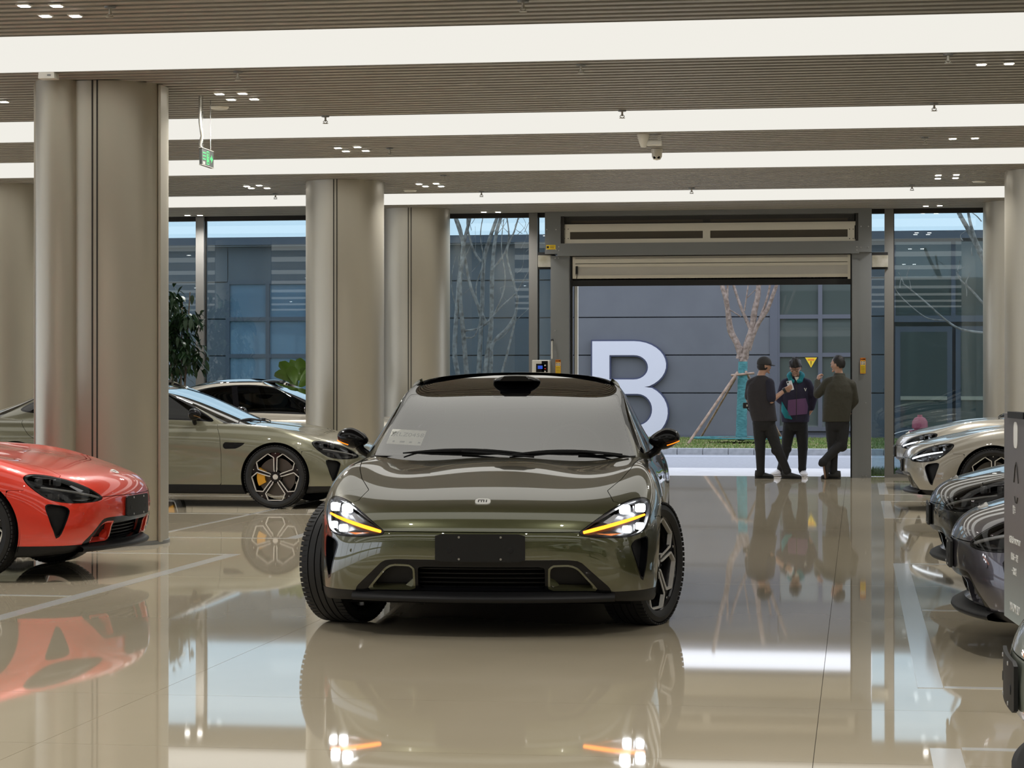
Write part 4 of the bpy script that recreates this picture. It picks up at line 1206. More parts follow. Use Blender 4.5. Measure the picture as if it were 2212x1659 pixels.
def zp(x, y): return (340 + .38 * x, 440 + .38 * y)
LY = 43.0
t2 = empty('bare_tree', atY(1045, 985, LY)); t2.location.z = 0.085
def T2(pts, rads, s, Y=LY, dy=.12): return stem('stem', [zp(*p) for p in pts], Y, (rads[0] * .72, rads[1] * .72), BARK2, t2, s, dy)
T2([(1800, 1420), (1710, 960), (1692, 800), (1715, 450), (1740, 250), (1700, 90), (1680, 20)], (.075, .04), 21)
T2([(1800, 1420), (1752, 960), (1740, 760), (1725, 500), (1735, 260), (1775, 100), (1800, 0)], (.07, .035), 22)
T2([(1810, 1420), (1822, 960), (1835, 600), (1840, 330), (1885, 180), (1925, 60), (1940, 0)], (.075, .035), 23)
T2([(1815, 1420), (1860, 960), (1890, 700), (1900, 400), (1912, 200), (1950, 60), (1960, 0)], (.075, .035), 24)
T2([(1872, 690), (1785, 480), (1745, 300), (1720, 150), (1690, 60)], (.05, .02), 25)
T2([(1815, 1420), (1890, 960), (1905, 800), (1990, 710), (2040, 620), (2046, 500), (1990, 290), (2030, 160), (2065, 60)], (.055, .016), 26)
T2([(1830, 1420), (1955, 970), (2000, 790), (2025, 660), (2046, 520)], (.035, .022), 27)
T2([(1745, 722), (1850, 700), (1960, 590), (2045, 510), (2090, 440), (2130, 380)], (.03, .010), 28)
T2([(1840, 330), (1795, 260), (1765, 140), (1760, 40)], (.035, .02), 29)
T2([(1900, 380), (1975, 280), (2000, 180), (1990, 60)], (.03, .016), 30)
T2([(1750, 760), (1800, 760), (1830, 720), (1850, 640)], (.025, .015), 31)
T2([(1905, 640), (1960, 540), (1985, 420), (1965, 250), (1975, 90)], (.022, .010), 32)
T2([(1830, 640), (1810, 480), (1850, 330), (1830, 180), (1850, 60)], (.022, .012), 33)
T2([(1735, 640), (1690, 560), (1670, 430), (1690, 300)], (.018, .008), 34)
T2([(1890, 790), (1960, 760), (2040, 660), (2110, 590)], (.018, .007), 35)
for k in range(22):
    random.seed(100 + k); x, y = random.uniform(1680, 2120), random.uniform(60, 620)
    T2([(x, y), (x + random.uniform(-50, 60), y - random.uniform(40, 90)), (x + random.uniform(-90, 110), y - random.uniform(90, 190))], (.008, .003), 40 + k)
tag(t2, 'bare multi-stem grey tree outside the glass beside the door', 'tree')
t3 = empty('bare_tree', ground(2175, 965, .085)); RY = 46.0
def T3(pts, rads, s): return stem('branch', pts, RY, rads, BARK2, t3, s, .08)
T3([(2190, 968), (2180, 850), (2172, 740), (2165, 660)], (.10, .08), 61); T3([(2168, 690), (2140, 600), (2118, 545), (2095, 500), (2072, 460), (2055, 420)], (.075, .035), 62)
T3([(2118, 545), (2098, 490), (2088, 440)], (.04, .025), 63)
T3([(2170, 700), (2130, 662), (2100, 628), (2075, 605), (2066, 588)], (.03, .012), 64)
T3([(2170, 730), (2128, 720), (2078, 712), (2045, 693), (2010, 662), (1985, 640), (1950, 612)], (.03, .010), 65)
T3([(2040, 692), (2005, 688), (1975, 668), (1945, 640), (1930, 618)], (.012, .008), 66)
T3([(2120, 478), (2108, 466), (2092, 455)], (.012, .006), 67)
for k, (x, y) in enumerate([(2068, 585), (2075, 600), (2085, 612), (2092, 622), (1952, 612), (1944, 622), (1958, 600), (2072, 470), (2080, 520), (1968, 628), (2088, 640), (2100, 552)]):
    random.seed(k); T3([(x, y), (x + random.uniform(-8, 6), y - 12), (x + random.uniform(-14, 12), y - 24)], (.012, .005), 70 + k)
tag(t3, 'bare branching tree outside the glass above the beige cars', 'tree')
# pink hydrant
hp = empty('fire_hydrant', ground(1987, 985, 0)); HYD = mat('hydrant_faded_red', (.50, .10, .13), .5)
lathe('barrel', [(0, 0), (.16, 0), (.16, .05), (.11, .07), (.11, .52), (.15, .54), (.15, .58)], HYD, hp, 20)
lathe('bonnet_cap', [(.15, .58), (.145, .66), (.10, .73), (.05, .75), (.045, .79), (0, .79)], HYD, hp, 20)
for s in (-1, 1): lathe('outlet', [(.07, .09 * s), (.07, .2 * s), (0, .2 * s)], HYD, hp, 14, 'X', (0, 0, .42))
tag(hp, 'faded pinkish-red hydrant outside the glass behind the beige car', 'hydrant')
# ================================================================== CEILING FITTINGS
def ceil_pt(px, py, z=CEIL):
    D = FPX * (z - CAM_Z) / (829.5 - py); u = (px - 1106) / FPX * D
    return Vector((u * CA - D * SA, D * CA + u * SA, z))
DLIT = emit_mat('downlight_led', (1, .98, .94), 22.0)
proto = {}
def downlight(p, label, group, watts=DOWN_W):
    o = empty('downlight', (p.x, p.y, CEIL))
    if 'dl' not in proto:
        a = box('trim_ring', (0, 0, -.004), (.092, .092, .012), WHT, o, .003); b = box('lamp_face', (0, 0, -.0115), (.066, .066, .004), DLIT, o); proto['dl'] = (a.data, b.data)
    else:
        link(bpy.data.objects.new('trim_ring', proto['dl'][0]), o); link(bpy.data.objects.new('lamp_face', proto['dl'][1]), o)
    ld = proto.setdefault(('lamp', watts), None)
    if ld is None:
        ld = bpy.data.lights.new('downlight_lamp', 'SPOT'); ld.energy = watts; ld.spot_size = R(150); ld.spot_blend = 1.0; ld.shadow_soft_size = .04; ld.color = (1, .97, .92); proto[('lamp', watts)] = ld
    l_ = link(bpy.data.objects.new('downlight_lamp', ld), o); l_.location = (0, 0, -.03)
    tag(o, label, 'downlight', group)
GR = [('at the top corner of the picture', [(52, 10), (122, 10), (98, 32), (163, 32)]), ('at the picture edge beside the pilaster column', [(8, 218)]),
      ('above the green exit sign', [(474, 201), (524, 200), (499, 213), (549, 212)]), ('above and beyond the moving car roof, mid ceiling', [(730, 318), (772, 316), (747, 325), (790, 324)]),
      ('ahead of the middle column', [(533, 401), (560, 399), (543, 405), (577, 405)]), ('just past the middle column', [(905, 396), (942, 395), (919, 401), (953, 401)]),
      ('by the glass above the leafy plant', [(405, 464), (432, 464)]), ('by the glass before the multi-stem tree', [(1045, 457), (1076, 457)]),
      ('near the top edge over the black car', [(2120, 137), (2180, 135)]), ('in the second slatted field, right row', [(2058, 298), (2106, 297)]),
      ('in the third slatted field, right row', [(2027, 377), (2066, 376), (2026, 384), (2064, 383)]), ('by the glass over the beige cars', [(2000, 444), (2030, 443)])]
WHICH = {1: ['single'], 2: ['left', 'right'], 4: ['nearer left', 'nearer right', 'farther left', 'farther right']}
for g, pts in GR:
    for k, q in enumerate(pts):
        downlight(ceil_pt(*q), '%s square downlight %s' % (WHICH[len(pts)][k], g), 'square recessed downlights')
for y in (28.7, 24.2, 19.6, 14.4):  # downlight grid carried on out of view, added to raise the hall's light
    for x in (-22, -17.5, -13.2, 7.2, 11.6): downlight(Vector((x, y, CEIL)), 'unseen square downlight added for fill light over a part of the hall outside the picture', 'added downlights outside the picture', DOWN_W * 3)
for y in (9.3, 4.2, -1.0, -6.0):
    for x in (-22, -17.5, -13, -8.6, -4.2, .2, 4.6, 9.0, 13.2): downlight(Vector((x, y, CEIL)), 'unseen square downlight added for fill light over a part of the hall outside the picture', 'added downlights outside the picture', DOWN_W * 3)
def sprinkler(p, label):
    o = empty('sprinkler', (p.x, p.y, CEIL))
    if 'sp' not in proto:
        a = lathe('escutcheon', [(0, 0), (.04, 0), (.038, -.012), (.012, -.016)], FRAMEM, o, 14); b = tube('stem', [(0, 0, -.01), (0, 0, -.055)], .010, GALV, o, 8); c = lathe('deflector', [(0, -.07), (.028, -.072), (.028, -.076), (0, -.077)], GALV, o, 12)
        bm = bmesh.new(); add_tube(bm, [(-.008, 0, -.045), (-.022, 0, -.058), (-.006, 0, -.072)], .004, 5); add_tube(bm, [(.008, 0, -.045), (.022, 0, -.058), (.006, 0, -.072)], .004, 5); d = bm_obj('yoke', bm, GALV, o)
        proto['sp'] = [(x.name.split('.')[0], x.data) for x in (a, b, c, d)]
    else:
        for n, me in proto['sp']: link(bpy.data.objects.new(n, me), o)
    tag(o, label, 'sprinkler', 'ceiling sprinklers')
for q, l in (((238, 14), 'beside the four corner downlights'), ((1130, 1), 'at the very top edge of the picture'), ((514, 154), 'below the near luminous panel, beside the pilaster column'),
             ((1255, 139), 'just below the near luminous panel, over the moving car'), ((2048, 116), 'just below the near luminous panel, over the black car'), ((703, 250), 'on the second luminous panel edge near the exit sign'),
             ((1344, 238), 'on the second luminous panel edge above the dome cameras'), ((2018, 222), 'on the second luminous panel edge over the right row'), ((1998, 296), 'beside the pair of downlights in the second slatted field'),
             ((842, 320), 'beside the four downlights over the moving car'), ((1040, 413), 'on the farthest luminous panel edge over the moving car'), ((1494, 406), 'on the farthest luminous panel edge above the roll-up door'),
             ((1970, 399), 'on the farthest luminous panel edge over the beige cars'), ((595, 418), 'on the farthest luminous panel edge left of the middle column'), ((958, 378), 'under the third luminous panel beside the column')):
    sprinkler(ceil_pt(*q), 'small pendant sprinkler head ' + l)
for q, l in (((474, 231), 'round flat ceiling detector beside the exit sign downlights'), ((886, 411), 'round flat ceiling detector next to the middle column'), ((2115, 391), 'round flat ceiling detector by the edge column over the beige cars')):
    p = ceil_pt(*q); o = lathe('smoke_detector', [(0, -.02), (.075, -.02), (.09, -.005), (.09, 0)], WHT, None, 24); o.location = (p.x, p.y, CEIL); tag(o, l, 'detector', 'flat ceiling detectors')
p = ceil_pt(105, 158); ap = empty('access_point', (p.x, p.y, CEIL)); bm = bmesh.new(); add_prism(bm, [(-.07, -.05), (.07, -.05), (.065, 0), (-.065, 0)], -.06, .06, 'XZ'); bm_obj('box_body', bm, WHT, ap); bx('port_slot', (.01, -.064, -.03), (.04, -.058, -.018), FRAMEM, ap)
tag(ap, 'white wireless box on the slatted ceiling over the pilaster column', 'ceiling box')
# cameras
p = ceil_pt(1390, 291); c1 = empty('security_camera', (p.x, p.y, CEIL))
lathe('mount_cone', [(0, 0), (.068, 0), (.062, -.03), (.030, -.125), (.022, -.132), (0, -.132)], WHT, c1, 24)
bx('cable_box', (.03, -.02, -.115), (.19, .05, -.062), WHT, c1, .012); bx('arm', (.15, .0, -.062), (.18, .03, 0), WHT, c1)
tag(c1, 'cone-shaped white ceiling camera mount with a side box', 'camera', 'ceiling cameras')
p = ceil_pt(1419, 322); c2 = empty('security_camera', (p.x, p.y, CEIL))
lathe('bracket', [(0, 0), (.062, 0), (.065, -.02), (.058, -.045)], WHT, c2, 24); lathe('dome', [(.058, -.045), (.055, -.085), (.038, -.115), (0, -.125)], WHT, c2, 24)
for s in (-1, 1): lathe('camera_lens', [(0, -.004), (.014, -.004), (.016, .006)], GLOSSBLACK, c2, 14, 'Y', (s * .022, -.045, -.095))
tag(c2, 'white twin-lens eyeball camera hanging from the ceiling', 'camera', 'ceiling cameras')
# exit sign
EXG = mat('exit_sign_green', (.01, .12, .03), .5, emit=(.08, .70, .20), es=.8); EXB = mat('exit_sign_panel', (.02, .022, .02), .6)
EXY = mat('exit_sign_frame', (.30, .29, .26), .4, .5)
p = ceil_pt(430, 205); D_ = 20.2
ex = empty('exit_sign', (p.x, p.y + .05, 3.42))
bx('sign_body', (-.012, 0, -.075), (.012, .37, .075), EXB, ex); 
for z0, z1 in ((-.079, -.073), (.073, .079)): bx('sign_rim', (-.015, -.003, z0), (.015, .373, z1), EXY, ex)
def gq(y0, z0, y1, z1): bx('sign_glyph', (.0121, y0, z0), (.0135, y1, z1), EXG, ex)
for z in (.030, .002, -.026): gq(.03, z, .055, z + .012); gq(.06, z, .085, z + .012); gq(.09, z, .115, z + .012)
for (a, b, c, d) in ((.15, -.055, .16, .06), (.15, .052, .225, .06), (.217, -.055, .225, .06), (.15, -.06, .225, -.052), (.18, .02, .195, .036), (.178, -.015, .192, .016), (.168, -.04, .18, -.014), (.190, -.036, .205, -.012), (.192, .0, .208, .008)): gq(a, b, c, d)
gq(.26, -.012, .30, .012)
bm = bmesh.new(); add_prism(bm, [(.295, -.036), (.345, 0), (.295, .036)], .0121, .0135, 'YZ'); bm_obj('sign_glyph', bm, EXG, ex)
bx('sign_label', (.0121, .03, -.068), (.013, .10, -.042), EXY, ex)
tube('conduit', [(0, -.02, .54), (0, -.02, .30), (.012, .0, .18), (-.01, .01, .10), (0, .02, .075)], .014, EXY, ex, 8)
for y in (.06, .31): tube('hanging_chain', [(0, y, .075), (0, y, .54)], .003, FRAMEM, ex, 5)
tag(ex, 'hanging green running-man exit sign with arrow and conduit', 'exit sign')

# ---------------- upright notice panel in the right-hand row
PANG = mat('notice_panel_print', (.1, .1, .1), .35)
_n, _l = nodes_of(PANG); _tc = _n.new('ShaderNodeTexCoord'); _sx = _n.new('ShaderNodeSeparateXYZ'); _cr = _n.new('ShaderNodeValToRGB')
_cr.color_ramp.elements[0].position = .0; _cr.color_ramp.elements[0].color = (.36, .41, .40, 1); _cr.color_ramp.elements[1].position = .85; _cr.color_ramp.elements[1].color = (.135, .122, .125, 1)
_e = _cr.color_ramp.elements.new(.38); _e.color = (.17, .145, .14, 1)
_l.new(_tc.outputs['Generated'], _sx.inputs[0]); _l.new(_sx.outputs[2], _cr.inputs[0]); _l.new(_cr.outputs[0], bsdf_of(PANG).inputs['Base Color'])
PW = mat('panel_white_print', (.80, .80, .78), .5)
tp = empty('notice_stand', (.672, 9.74, 0), R(4.5))
bx('notice_panel', (-.012, -.36, .37), (.012, .36, 1.255), PANG, tp, .003)
bx('panel_clip', (-.018, -.22, 1.235), (.018, .22, 1.262), SATINBLACK, tp)
bx('stand_pole', (.012, -.03, .02), (.042, .03, .40), SATINBLACK, tp); bx('stand_base', (.0, -.20, 0), (.30, .20, .018), SATINBLACK, tp, .006)
RT = (R(90), 0, R(-90))
prism('printed_logo', rrect(-.055, .055, -.055, .055, .035), 0, .001, PW, tp, 'XZ')
lg = tp.children[-1] if tp.children else None
for o in bpy.data.objects:
    if o.name == 'printed_logo': o.rotation_euler = (0, 0, R(-90)); o.location = (-.0135, .02, 1.165)
def tpt(s, size, y, z): text_obj('printed_text', s, size, PW, tp, (-.013, y, z), RT, .0005)
tpt('提车', .040, .06, .845); tpt('欢迎您的XIAOMI SU7', .034, .04, .715); tpt('陪您每一公里', .034, .05, .645); tpt('一起出发', .034, .06, .585); tpt('XIAOMI SU7', .052, .04, .43)
for pts in ([(-.06, 0), (-.03, .06), (.0, .085), (.03, .06), (.06, 0)], [(-.045, -.06), (-.02, -.085), (.02, -.085), (.045, -.06)]):
    bm = bmesh.new(); add_tube(bm, [(-.0135, -x, .965 + z) for x, z in pts], .0025, 5); bm_obj('printed_outline', bm, COLJ, tp)
tag(tp, 'upright grey gradient notice panel with white print between the right-row cars', 'notice stand')

# ---------------- indoor plants
LEAFD = mat('leaf_dark_green', (.018, .050, .016), .45); LEAFG = mat('leaf_fresh_green', (.085, .165, .02), .42)
POT = mat('planter_white', (.6, .58, .54), .5)
random.seed(12)
PY = 32.6
c0 = atY(385, 800, PY)
ip = empty('indoor_tree', (c0.x, PY, 0))
lathe('planter', [(0, 0), (.24, 0), (.28, .5), (.25, .5), (.24, .46), (0, .46)], POT, ip, 24)
for k in range(4):
    tube('stem', [(0, 0, .45), (.05 * (k - 1.5), .02 * k, 1.2), (.10 * (k - 1.5), .05 * (k - 1), 2.3 + .15 * k)], [.022, .016, .008], BARK, ip, 7)
bm = bmesh.new()
def leaf(bm, base, d, L, W, droop=.3):
    d = d.normalized(); up = Vector((0, 0, 1)); s = d.cross(up)
    s = s.normalized() if s.length > 1e-4 else Vector((1, 0, 0))
    ring = []
    for t, w in ((0, .05), (.25, .8), (.55, 1), (.8, .6), (1, .02)):
        c = base + d * (L * t) - up * (droop * L * t * t); ring.append((bm.verts.new(c - s * W * w + up * W * .25 * w), bm.verts.new(c), bm.verts.new(c + s * W * w + up * W * .25 * w)))
    for a, b in zip(ring, ring[1:]):
        bm.faces.new((a[0], a[1], b[1], b[0])); bm.faces.new((a[1], a[2], b[2], b[1]))
clusters = [(378, 648, 18, 26), (400, 690, 34, 20), (375, 695, 24, 26), (418, 690, 14, 14), (385, 740, 30, 30), (410, 760, 26, 36), (425, 770, 10, 24), (385, 795, 36, 22), (360, 720, 40, 90)]
for (cx, cy, rx, ry) in clusters:
    for _ in range(int(30 + rx * ry / 14)):
        q = atY(cx + random.gauss(0, rx * .5), cy + random.gauss(0, ry * .5), PY) + Vector((0, random.uniform(-.35, .3), 0)) - Vector(ip.location)
        leaf(bm, q, Vector((random.uniform(-1, 1), random.uniform(-1, 1), random.uniform(-.9, .1))), random.uniform(.09, .15), random.uniform(.022, .036), .6)
o = bm_obj('foliage', bm, LEAFD, ip, smooth=True); o['kind'] = 'stuff'
tag(ip, 'dark green small-leaved indoor tree beside the near column at the glass', 'plant')
fp = empty('potted_fig', (atY(640, 800, 32.4).x, 32.4, 0))
lathe('planter', [(0, 0), (.22, 0), (.26, .45), (.23, .45), (.22, .41), (0, .41)], POT, fp, 24)
tube('stem', [(0, 0, .42), (.01, 0, .8), (0, 0, 1.32)], [.025, .02, .012], BARK, fp, 7)
def px2(x, y): return atY(x, y, 32.4) - Vector(fp.location)
for k, (bx0, by0, tx, ty, w) in enumerate([(636, 822, 604, 782, .085), (640, 822, 622, 776, .075), (640, 818, 648, 773, .085), (644, 822, 668, 780, .085), (634, 828, 601, 806, .08), (640, 830, 628, 792, .09), (646, 828, 662, 796, .09), (642, 838, 620, 826, .08), (646, 838, 676, 812, .08), (650, 824, 684, 790, .08)]):
    a, b = px2(bx0, by0), px2(tx, ty); a.y += random.uniform(-.08, .08)
    b.y += random.uniform(-.22, .22)
    bm = bmesh.new(); d = b - a
    s = d.cross(Vector((0, 1, .2))).normalized(); n2 = s.cross(d).normalized(); L = d.length; rr = []
    for t, ww in ((0, .1), (.2, .55), (.45, .85), (.7, 1.0), (.88, .8), (1, .08)):
        c = a + d * t + n2 * (.05 * math.sin(t * 3)); rr.append([bm.verts.new(c + s * (w * ww * f) + n2 * (.025 * abs(f) * ww)) for f in (-1, -.5, 0, .5, 1)])
    for p_, q_ in zip(rr, rr[1:]):
        for i in range(4): bm.faces.new((p_[i], p_[i + 1], q_[i + 1], q_[i]))
    bm_obj('leaf', bm, LEAFG, fp, smooth=True)
tag(fp, 'potted fig with broad bright green leaves behind the beige parked car', 'plant')
# ================================================================== THE CARS
def paint(name, c, flop=None, metal=.5, rough=.32, ior=1.6):
    m = mat(name, c, rough, metal, 1.0, coat_rough=.015); bsdf_of(m).inputs['Coat IOR'].default_value = ior
    if flop is not None:
        n, l = nodes_of(m); lw = n.new('ShaderNodeLayerWeight'); lw.inputs[0].default_value = .45; mx = n.new('ShaderNodeMixRGB')
        mx.inputs[1].default_value = (*c, 1); mx.inputs[2].default_value = (*flop, 1); l.new(lw.outputs['Facing'], mx.inputs[0]); l.new(mx.outputs[0], bsdf_of(m).inputs['Base Color'])
    return m
P_OLIVE = paint('paint_olive_green', (.074, .080, .032), (.075, .064, .034), .5, ior=1.9)
P_SAGE = paint('paint_sage_olive', (.21, .205, .14), (.19, .178, .125), .45)
P_RED = paint('paint_red', (.80, .040, .016), (.66, .045, .025), .10)
P_BEIGE = paint('paint_pearl_beige', (.37, .343, .29), None, .3)
P_BLACK = paint('paint_black', (.008, .008, .009), None, .1)
P_VIOLET = paint('paint_grey_violet', (.10, .098, .125), (.085, .075, .085), .6)
P_PALE = paint('paint_pale_green', (.42, .49, .40), (.38, .40, .33), .35)
LED_ON = emit_mat('led_projector_lit', (.92, .96, 1.0), 22.0)
BAR_AMBER = emit_mat('indicator_bar_amber', (1.0, .24, .015), 4.6)
BAR_WHITE = emit_mat('daytime_bar_white', (.85, .93, 1.0), 2.6)
SIG_ON = emit_mat('mirror_signal_amber', (1.0, .20, .01), 2.0)
TINTD = SIDEGLASS

master = build_car()
index_children()
def place_car(loc, rz, paint_m, label, lit=None, steer=0.0, first=False, skip=()):
    c = master if first else copy_tree(master)
    c.location = (*loc, 0) if len(loc) == 2 else loc
    c.rotation_euler = (0, 0, rz)
    sub = {PAINT.name: paint_m}
    if lit == 'drive': sub.update({LED_MAIN.name: LED_ON, LED_BAR.name: BAR_AMBER, SIGNAL.name: SIG_ON})
    if lit == 'day': sub.update({LED_BAR.name: BAR_WHITE})
    tag(c, label, 'car', 'parked and moving sedans of one model')
    def walk(o):
        for s in o.material_slots:
            if s.material and s.material.name in sub:
                m = sub[s.material.name]; s.link = 'OBJECT'; s.material = m
        if o.name.split('.')[0] == 'wheel' and abs(o.location.y) < .1: o.rotation_euler.z += steer
        for ch in CHILD(o): walk(ch)
    walk(c); return c
def CHILD(o): return [x for x in bpy.data.objects if x.parent == o]
_ch = None
def build_child_index():
    global _ch
    _ch = {}
    for x in bpy.data.objects:
        if x.parent is not None: _ch.setdefault(x.parent.name, []).append(x)
def CHILD(o): return _ch.get(o.name, [])
specs = []
# right-hand row: noses at X = .47 pointing -X (local -Y -> world -X : rotate by -90 deg)
def right_car(y, p, label, lit=None, nose=.47): specs.append(((nose + .945, y), -math.pi / 2 * 1, p, label, lit))
def left_car(y, p, label, lit=None, nose=-4.9): specs.append(((nose - .945, y), math.pi / 2, p, label, lit))
right_car(12.24, P_VIOLET, 'grey-violet sedan parked nose-out beside the notice panel in the right row')
right_car(15.85, P_BLACK, 'glossy black sedan parked nose-out between the violet and beige cars')
right_car(25.35, P_BEIGE, 'nearer of two pearl beige sedans parked nose-out by the glass wall', 'day')
right_car(30.40, P_BEIGE, 'farther of two pearl beige sedans parked nose-out, closest to the glass wall', 'day')
right_car(6.95, P_PALE, 'pale green sedan cut off by the bottom corner of the picture', nose=.44)
left_car(16.0, P_RED, 'bright red sedan parked in front of the pilaster column', nose=-5.20)
left_car(25.35, P_SAGE, 'sage olive sedan parked side-on with bright-edged wheels behind the near column', nose=-5.42)
left_car(30.4, P_BEIGE, 'pearl beige sedan parked behind the sage olive car, roof and windows showing', nose=-5.35)
cars = []
for i, (loc, rz, p, label, lit) in enumerate(specs):
    c = copy_tree(master); cars.append((c, loc, rz, p, label, lit))
build_child_index()
main = place_car((-2.075, 12.965), R(8.66 - 4.5), P_OLIVE, 'olive green sedan driving in with headlamps and amber indicators lit', 'drive', R(-22), True)
_keep = place_car
def finish(c, loc, rz, p, label, lit):
    c.location = (*loc, 0); c.rotation_euler = (0, 0, rz)
    sub = {PAINT.name: p}
    if lit == 'day': sub[LED_BAR.name] = BAR_WHITE
    tag(c, label, 'car', 'parked and moving sedans of one model')
    def walk(o):
        for s in o.material_slots:
            if s.link == 'DATA' and s.material and s.material.name in sub:
                m = sub[s.material.name]; s.link = 'OBJECT'; s.material = m
        for ch in CHILD(o): walk(ch)
    walk(c)
for a in cars: finish(*a)
# temporary paper plate inside the moving car's windscreen
PAPER = mat('paper_plate', (.92, .93, .88), .7); PINK_ = mat('paper_print', (.10, .11, .10), .7)
pp = empty('paper_plate', parent=main, loc=(-.615, .80, 1.052)); pp.rotation_euler = (R(-59), R(1), R(-8)); pp.rotation_euler = (R(-58), R(3), R(-7))
box('paper_sheet', (0, 0, 0), (.218, .001, .165), PAPER, pp)
text_obj('paper_number', '京LZ0458', .058, PINK_, pp, (0, -.0015, .025), (R(90), 0, 0), .0002, sx=.88)
for x, w in ((-.075, .012), (-.03, .03), (.03, .016), (.085, .014)): bx('paper_note', (x, -.0015, -.062), (x + w, -.0008, -.045), PINK_, pp)
# ================================================================== THREE PEOPLE IN THE DOORWAY
SKIN = mat('skin_tan', (.46, .27, .19), .55); HAIRM = mat('hair_black', (.012, .010, .010), .6); noise_bump(HAIRM, 90, .5, .004)
TEE = mat('tee_charcoal', (.026, .023, .027), .85); SLV = mat('tee_sleeve_navy', (.014, .014, .030), .85); TROUS = mat('trousers_black', (.010, .010, .011), .85)
HOODIE = mat('hoodie_navy', (.020, .017, .040), .9); TEALC = mat('hoodie_teal', (.010, .20, .24), .9); PURP = mat('hoodie_purple', (.14, .065, .155), .9)
JACKET = mat('jacket_olive_drab', (.042, .040, .028), .85); SHOEB = mat('shoe_black', (.016, .016, .017), .6); SHOEW = mat('shoe_white', (.66, .65, .68), .6); SOLE = mat('shoe_sole_brown', (.22, .13, .08), .7)
CAPM = mat('cap_charcoal', (.035, .035, .037), .8); PHONEM = mat('phone_silver', (.50, .52, .54), .3, .4); SHIRTW = mat('inner_shirt_cream', (.62, .60, .52), .9)
for _m in (TEE, SLV, TROUS, HOODIE, JACKET): noise_bump(_m, 9, .55, .03, 4)

def add_ball(bm, c, r):
    g = bmesh.ops.create_icosphere(bm, subdivisions=2, radius=1.0)['verts']
    rr = r if isinstance(r, (tuple, list)) else (r, r, r)
    for v in g: v.co = Vector((v.co.x * rr[0], v.co.y * rr[1], v.co.z * rr[2])) + Vector(c)

def chain(bm, pts):
    """limb: tapering tubes with a ball at every joint"""
    for (p, r), (q, t) in zip(pts, pts[1:]): add_tube(bm, [p, q], [r, t], 14)
    for p, r in pts: add_ball(bm, p, r)

def loft(bm, rings, seg=24):
    """closed trunk through elliptical sections (centre, half width, half depth)"""
    R0 = []
    for c, rx, ry in rings:
        ring = []
        for k in range(seg):
            t = 2 * math.pi * k / seg; ca, sa = math.cos(t), math.sin(t)
            e = .82; ring.append(bm.verts.new(Vector(c) + Vector((math.copysign(abs(ca) ** e, ca) * rx, math.copysign(abs(sa) ** e, sa) * ry, 0))))
        R0.append(ring)
    for A, B in zip(R0, R0[1:]):
        for k in range(seg): bm.faces.new((A[k], A[(k + 1) % seg], B[(k + 1) % seg], B[k]))
    bm.faces.new(R0[0][::-1]); bm.faces.new(R0[-1])

def fuse(name, bm, m, parent, voxel=.011, smooth=4):
    """one continuous surface out of overlapping closed volumes"""
    bmesh.ops.recalc_face_normals(bm, faces=bm.faces[:])
    me = bpy.data.meshes.new(name); bm.to_mesh(me); bm.free()
    o = bpy.data.objects.new('fuse', me); COL.objects.link(o)
    md = o.modifiers.new('r', 'REMESH'); md.mode = 'VOXEL'; md.voxel_size = voxel; md.use_smooth_shade = True
    sm = o.modifiers.new('s', 'SMOOTH'); sm.iterations = smooth; sm.factor = .5
    me2 = bpy.data.meshes.new_from_object(o.evaluated_get(bpy.context.evaluated_depsgraph_get())); bpy.data.objects.remove(o, do_unlink=True)
    me2.polygons.foreach_set('use_smooth', [True] * len(me2.polygons)); me2.materials.clear(); me2.materials.append(m); me2.name = name
    return link(bpy.data.objects.new(name, me2), parent)

def head_bm(bm, c, fwd, pitch=0.0, s=1.0):
    """skull, jaw, nose, ears, brow, lips; fwd is the facing direction"""
    yaw = math.atan2(fwd[0], -fwd[1]); M = Matrix.Translation(c) @ Euler((pitch, 0, yaw)).to_matrix().to_4x4()
    g = bmesh.ops.create_uvsphere(bm, u_segments=24, v_segments=18, radius=1.0)['verts']
    for v in g:
        x, y, z = v.co
        k = 1.0 if z > -.1 else 1 - .34 * ((-.1 - z) / .9) ** 1.3
        v.co = (x * .078 * k * s, (y * .098 * (1.0 if y > 0 else (.94 if z < 0 else 1))) * (1 if z > -.2 or y < 0 else 1 - .4 * (-z - .2)) * s, z * .118 * s)
    def bump(p, r):
        q = bmesh.ops.create_uvsphere(bm, u_segments=10, v_segments=8, radius=1.0)['verts']
        for v in q: v.co = Vector((v.co.x * r[0] + p[0], v.co.y * r[1] + p[1], v.co.z * r[2] + p[2]))
        g.extend(q)
    bump((0, -.096 * s, -.022), (.014, .018, .026)); bump((0, -.098 * s, -.032), (.017, .014, .010))
    bump((0, -.088 * s, -.064), (.024, .010, .008)); bump((0, -.080 * s, -.098), (.024, .018, .016))
    for t in (-1, 1):
        bump((t * .078 * s, .008, -.012), (.010, .020, .030)); bump((t * .032, -.086 * s, .018), (.022, .012, .010)); bump((t * .045, -.070 * s, -.030), (.020, .018, .018))
    bmesh.ops.transform(bm, matrix=M, verts=g)
    return M

